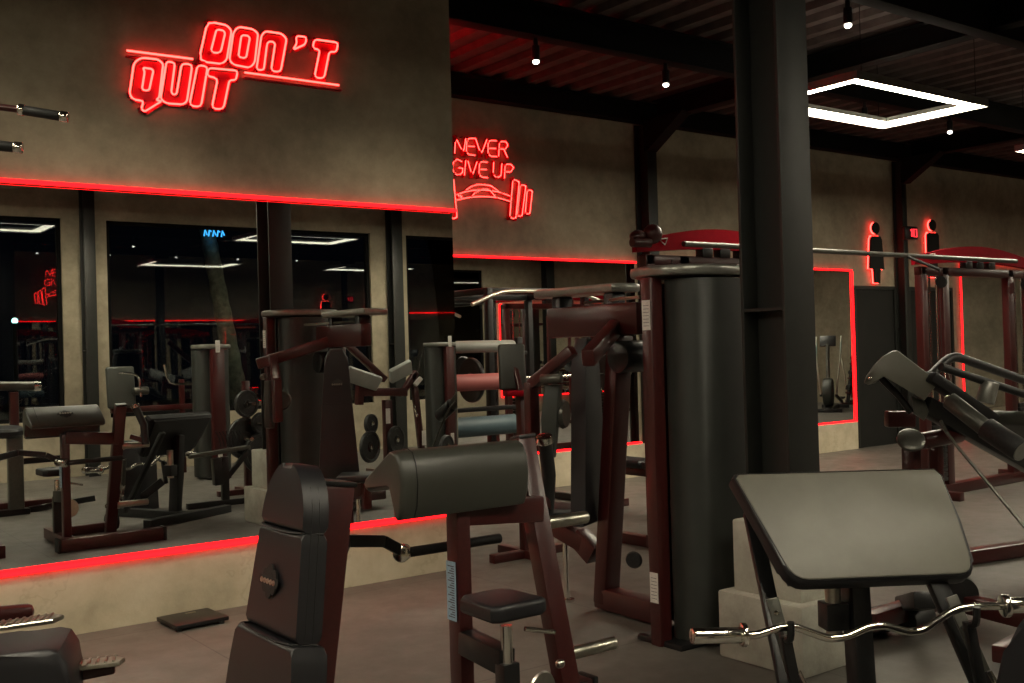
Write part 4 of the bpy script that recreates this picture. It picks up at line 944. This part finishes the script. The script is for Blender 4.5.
# ---- cross trainers at the far right, seen in the red-edged mirror
def cross_trainer(loc, lab, rz):
    t_ = thing('cross_trainer', (0, 0, 0), lab, 'exercise machine')
    m_ = MB(); m_.beam((-.9, 0, .06), (.8, 0, .06), .16, .10, bev=.02); m_.beam((-.9, -.3, .04), (-.9, .3, .04), .08, .08); m_.beam((.8, -.3, .04), (.8, .3, .04), .08, .08); m_.build('base_frame', 'black', t_)
    MB().cyl((.55, -.10, .42), (.55, .10, .42), .30, 28, bev=.03).build('flywheel_housing', 'shroud', t_)
    m_ = MB(); m_.tube([(.55, 0, .5), (.50, 0, 1.0), (.38, 0, 1.45)], .04, 12); m_.build('mast', 'gunmetal', t_)
    for s_ in (-1, 1):
        m_ = MB(); m_.tube([(.5, s_*.16, .35), (.45, s_*.22, .9), (.30, s_*.26, 1.3), (.12, s_*.26, 1.62)], .018, 10, False, 3); m_.build('swing_handle', 'satin', t_)
        m_ = MB(); m_.beam((.55, s_*.16, .35), (-.75, s_*.16, .22+.08*s_), .05, .05); m_.box((-.45, s_*.17, .30+.05*s_), (.38, .15, .04), None, .01); m_.build('pedal', 'black', t_)
    c_ = MB().box((.35, 0, 1.52), (.05, .34, .24), Matrix.Rotation(-.35, 3, 'Y'), .012).build('console', 'black', t_)
    MB().box((.322, 0, 1.53), (.006, .28, .17), Matrix.Rotation(-.35, 3, 'Y')).build('screen', 'cyan', c_)
    t_.location = loc; t_.rotation_euler = (0, 0, rz); return t_
for k, (px_, lab) in enumerate((((19.515, 14.600, 0.223), 'cross trainer seen in the red-edged mirror, nearest the column'), ((22.425, 16.300, 0.042), 'cross trainer with cyan screen seen at the right of the red-edged mirror'))):
    cross_trainer((px_[0], 18.178-(14.6, 16.3)[k], 0), lab, (2.6, 2.2)[k])
cross_trainer((19.3, 6.2, 0), 'cross trainer behind the right cable station near the end wall', 2.9)

# ---- machines on the window side, seen in the long mirror
tower((4.95, -.62, 0), 'slim dark weight tower with wide red post, mirrored before the big window', .40, .24, 1.66, rz=-PI/2, pw=.17)
tower((8.20, -.30, 0), 'dark weight tower with narrow red post, in the mirror just left of the wall corner', .40, .24, 1.62, rz=-PI/2, pw=.13)
tower((7.75, 2.2, 0), 'dark weight tower at the right end of the long mirror', .55, .24, 1.64, rz=PI)
# chest pad machine far left in the mirror
L = (2.31, .9, 0)
t_ = thing('roller_bench', L, 'machine with chrome roller and round black seat at the far left of the long mirror', 'exercise machine')
a_ = Vector((2.323, 0.900, 0.829)); m_ = MB(L); m_.lathe([(0, -.045), (.15, -.045), (.175, -.02), (.175, .02), (.15, .045), (0, .045)], (2.241, 0.900, 0.835), (0, .1, 1), 28); m_.build('seat', 'vblack', t_)
m_ = MB(L); m_.beam((a_.x, .9, .03), (a_.x, .9, a_.z-.04), .14, .10, bev=.01); m_.build('post', 'gunmetal', t_)
m_ = MB(L); m_.beam((a_.x-.2, .9, .03), (a_.x+.12, .9, .03), .12, .06); m_.build('foot', 'black', t_)
m_ = MB(L); m_.cyl((1.977, 0.600, 1.301), (2.576, 0.600, 1.276), .048, 18, bev=.004); m_.build('roller', 'gunmetal', t_)
m_ = MB(L); m_.cyl((2.576, 0.600, 1.276), (2.644, 0.600, 1.273), .052, 18, bev=.004); m_.build('roller_cap', 'chrome', t_)
b_ = Vector((2.384, 0.600, 1.222)); m_ = MB(L); m_.beam(b_, (b_.x, b_.y, .05), .08, .08); m_.beam((b_.x-.5, b_.y, .05), (b_.x+.4, b_.y, .05), .09, .09); m_.build('post', 'maroon', t_)
m_ = MB(L); m_.beam((2.365, 0.800, 0.519), (2.786, 0.800, 0.525), .06, .06); m_.beam((2.467, 0.800, 0.024), (3.104, 0.800, 0.078), .07, .06); m_.build('link_rail', 'black', t_)
# back pad with lever behind the curl benches
L = tuple(Vector((4.083, -1.050, 0.000)))
t_ = thing('seated_press_machine', L, 'seated press with grey back pad, in the mirror behind the curl benches', 'exercise machine')
y_ = L[1]; c_ = Vector((3.944, -0.500, 1.183)); c_.y = y_
MB(L).box((c_.x, y_, c_.z), (.34, .08, .52), Matrix.Rotation(.12, 3, 'X'), .03, 4).build('back_pad', 'vgreen', t_)
MB(L).box((c_.x, y_+.35, .50), (.36, .36, .07), None, .028, 4).build('seat', 'vblack', t_)
m_ = MB(L); m_.beam((c_.x, y_-.10, .05), (c_.x, y_-.06, c_.z), .08, .08); m_.beam((c_.x, y_+.4, .05), (c_.x, y_+.35, .46), .08, .08); m_.beam((c_.x, y_-.4, .05), (c_.x, y_+.7, .05), .09, .09); m_.beam((c_.x-.1, y_-.1, .9), (c_.x+.95, y_-.1, .9), .07, .07); m_.beam((c_.x+.8, y_-.1, .05), (c_.x+.8, y_-.1, 1.25), .06, .06); m_.build('frame', 'maroon', t_)
m_ = MB(L); m_.tube([(c_.x-.05, y_+.1, c_.z+.18), (c_.x+.18, y_+.15, c_.z+.16), (c_.x+.20, y_+.15, c_.z-.12)], .016, 8, False, 2); m_.tube([(c_.x+.55, y_, 1.45), (c_.x+.6, y_, 1.2), (c_.x+1.3, y_, 1.18)], .014, 8, False, 2); m_.build('handles', 'chrome', t_)
m_ = MB(L); m_.cyl((c_.x+.12, y_+.12, c_.z-.05), (c_.x+.3, y_+.12, c_.z-.05), .05, 16, bev=.01); m_.build('bumper', 'gunmetal', t_)
# plate tree by the window
L = (5.30, 1.2, 0)
pt = Vector((4.640, 1.200, 0.950)); L = (pt.x, 1.2, 0)
t_ = thing('plate_tree', L, 'plate tree loaded with black discs, in the mirror left of the concrete footing', 'plate tree')
m_ = MB(L); m_.beam((pt.x, 1.2, 0), (pt.x, 1.2, 1.25), .07, .07); m_.beam((pt.x-.35, 1.2, .03), (pt.x+.35, 1.2, .03), .08, .06); m_.beam((pt.x, .9, .03), (pt.x, 1.5, .03), .08, .06); m_.build('mast', 'maroon', t_)
for i, (dx, z_, r_) in enumerate(((-.02, 1.0, .15), (.12, .78, .12), (-.05, .62, .23), (.1, .45, .22))):
    o_ = thing('weight_plate', (pt.x+dx, 1.26+.055*(i == 1)+.055*(i == 3), z_), 'black weight plate on the plate tree, %s' % ('topmost small disc', 'small disc second from the top', 'large upper disc', 'lowest large disc')[i], 'weight plate', 'plates on the tree')
    m_ = MB(o_.location); plate(m_, (pt.x+dx, 1.26+.055*(i == 1)+.055*(i == 3), z_), (.2, 1, 0), r_, .05); m_.build('disc', 'iron', o_)
    m_ = MB(L); m_.cyl((pt.x, 1.2, z_), (pt.x+dx, 1.46, z_), .022, 12); m_.build('peg', 'chrome', t_)
# low rack with comb-like row of hooks
c_ = Vector((4.102, 1.900, 0.589)); L = (c_.x, 1.9, 0)
t_ = thing('glute_bench', L, 'low black bench frame with slanted strut, in the mirror between the curl bench and footing', 'exercise bench')
m_ = MB(L); m_.beam((3.736, 1.900, 0.527), (4.371, 1.900, 0.578), .10, .04, bev=.006); m_.build('foot_plate', 'gunmetal', t_)
m_ = MB(L); m_.beam((4.015, 1.900, 0.494), (4.029, 1.900, 0.217), .09, .09); m_.beam((4.060, 1.900, 0.214), (4.371, 1.900, 0.547), .05, .05); m_.beam((c_.x, 1.9, .03), (c_.x, 1.9, .5), .07, .07); m_.beam((c_.x-.4, 1.9, .03), (c_.x+.4, 1.9, .03), .08, .06); m_.build('frame', 'black', t_)
m_ = MB(L)
for k in range(8):
    p_ = Vector((4.071, 1.900, 0.601))+Vector((k*.035, 0, 0)); m_.tube([p_, p_+Vector((-.02, 0, .10)), p_+Vector((-.05, 0, .16))], .006, 5)
m_.build('band_pegs', 'black', t_)
# rowing machine with two angled chest pads
L = tuple(Vector((6.431, 1.100, 0.461)).to_2d().to_3d())
yv = 1.1
t_ = thing('chest_supported_row', L, 'dark red machine with two angled pale pads, mirrored right of the long pad', 'exercise machine')
a_ = Vector((6.487, 1.100, 0.944))
m_ = MB(L); m_.beam((a_.x, yv, .03), (a_.x, yv, a_.z), .10, .09); m_.build('post', 'maroon', t_)
m_ = MB(L); m_.beam((6.120, 1.100, 1.059), (6.759, 1.100, 1.029), .09, .10); m_.beam((6.102, 1.100, 0.904), (6.125, 1.100, 1.226), .08, .09); m_.beam((6.686, 1.100, 0.996), (6.911, 1.100, 1.271), .07, .07); m_.beam((6.867, 1.100, 1.260), (6.965, 1.100, 0.236), .07, .07); m_.build('arm_frame', 'maroon', t_)
m_ = MB(L); m_.beam((6.010, 1.100, 1.421), (6.601, 0.900, 0.910), .09, .09) if False else m_.beam((6.026, 0.600, 1.819), (6.753, 0.600, 1.175), .07, .08); m_.build('upper_brace', 'maroon', t_)
for a, b in (((5.887, 1.200, 1.294), (6.326, 1.200, 1.147)), ((6.480, 1.200, 1.225), (6.780, 1.200, 1.349))):
    m_ = MB(L); m_.beam(a, b, .07, .19, (0, .5, 1), .02); m_.build('arm_pad', 'vpale', t_)
m_ = MB(L); m_.cyl((6.830, 1.200, 1.114), (6.919, 1.200, 1.196), .03, 12, bev=.004); m_.build('hand_grip', 'sticker', t_)
for px0 in ((6.438, 1.200, 0.755), (6.939, 1.200, 0.454)):
    p_ = Vector(px0); m_ = MB(L); m_.b2((p_.x-.03, p_.y+.0, p_.z-.09), (p_.x+.03, p_.y+.004, p_.z+.09)); m_.build('label_plate', 'sticker', t_)
m_ = MB(L); m_.beam((a_.x-.5, yv, .04), (a_.x+.6, yv, .04), .09, .08); m_.beam((a_.x, yv-.5, .04), (a_.x, yv+.5, .04), .09, .08); m_.build('base_rail', 'maroon', t_)
m_ = MB(L); m_.beam((6.838, 1.150, 0.866), (6.846, 1.200, 0.719), .02, .02); m_.build('pin', 'chrome', t_)
for px0, r_, lab in (((6.125, 1.300, 0.411), .19, 'large black weight plate low on the angled pad machine, left side'), ((6.482, 1.300, 0.467), .17, 'black weight plate on the angled pad machine, right side'), ((6.175, 1.250, 0.678), .12, 'small black weight plate above the large one on the angled pad machine'), ((6.364, 2.600, 0.465), .13, 'black weight plate by the dark tower at the right end of the mirror')):
    p_ = Vector(px0); o_ = thing('weight_plate', p_, lab, 'weight plate'); m_ = MB(p_); plate(m_, p_, (.5, 1, 0), r_, .05); m_.build('disc', 'iron', o_); m_ = MB(p_); m_.lathe([(0, .0), (.028, 0), (.03, .03), (0, .035)], p_, (.5, 1, 0), 12); m_.build('hub', 'chrome', o_)

# ---- street beyond the windows
s_ = MB().b2((-20, -30, -.12), (40, YC-.2, -.05)); struct('ground', s_, 'asphalt')
tr = MB((4.9, -4.0, -.06)); p0 = Vector((6.679, -4.000, 0.831)); p1 = Vector((6.219, -4.000, 3.528)); d_ = (p1-p0); n_ = 26
base = p0-d_.normalized()*((p0.z+.05)/d_.normalized().z)
prof = []; LN = (p1-base).length+1.0
for k in range(n_+1): prof.append((.10+.05*(1-k/n_)+(.014 if k % 2 else 0), LN*k/n_))
tr = MB(base); tr.lathe(prof, base, p1-base, 16)
t_ = tag(tr.build('palm_trunk', 'bark'), 'leaning palm trunk outside the window, seen pale green in the mirror', 'tree')
p_ = Vector((6.169, -3.700, 3.478)); m_ = MB(p_)
for k in range(5): m_.tube([p_+Vector((k*.07-.12, 0, -.05)), p_+Vector((k*.07-.10, 0, .05)), p_+Vector((k*.07-.07, 0, .02 if k % 2 else -.03))], .012, 5)
tag(m_.build('street_sign', 'blue'), 'small glowing blue sign high by the palm trunk outside', 'sign')
p_ = Vector((5.390, -14.000, 2.463)); t_ = thing('street_lamp', (p_.x, p_.y, -.05), 'distant pale street lamp through the left window in the mirror', 'street lamp')
m_ = MB((p_.x, p_.y, -.05)); m_.cyl((p_.x, p_.y, -.05), (p_.x, p_.y, p_.z), .05, 10); m_.build('pole', 'black', t_)
m_ = MB((p_.x, p_.y, -.05)); m_.sphere((p_.x, p_.y, p_.z+.05), .07, 12); m_.build('lamp_globe', 'street', t_)
# low hedge outside the left window
hb = MB((1.5, -3.4, -.05))
for k in range(900):
    c_ = Vector((random.uniform(-.5, 3.6), random.uniform(-3.8, -3.1), random.uniform(0, 1.25))); a_ = Vector((random.uniform(-1, 1), random.uniform(-1, 1), random.uniform(-.3, 1))).normalized()*.12; b_ = a_.cross(Vector((0, 0, 1))).normalized()*.025
    vs = [hb.bm.verts.new(v-hb.o) for v in (c_, c_+a_*.5+b_, c_+a_, c_+a_*.5-b_)]; hb.bm.faces.new(vs)
o = hb.build('hedge', 'leaf', None, False); tag(o, 'low leafy hedge outside the left window', 'hedge', None, 'stuff')
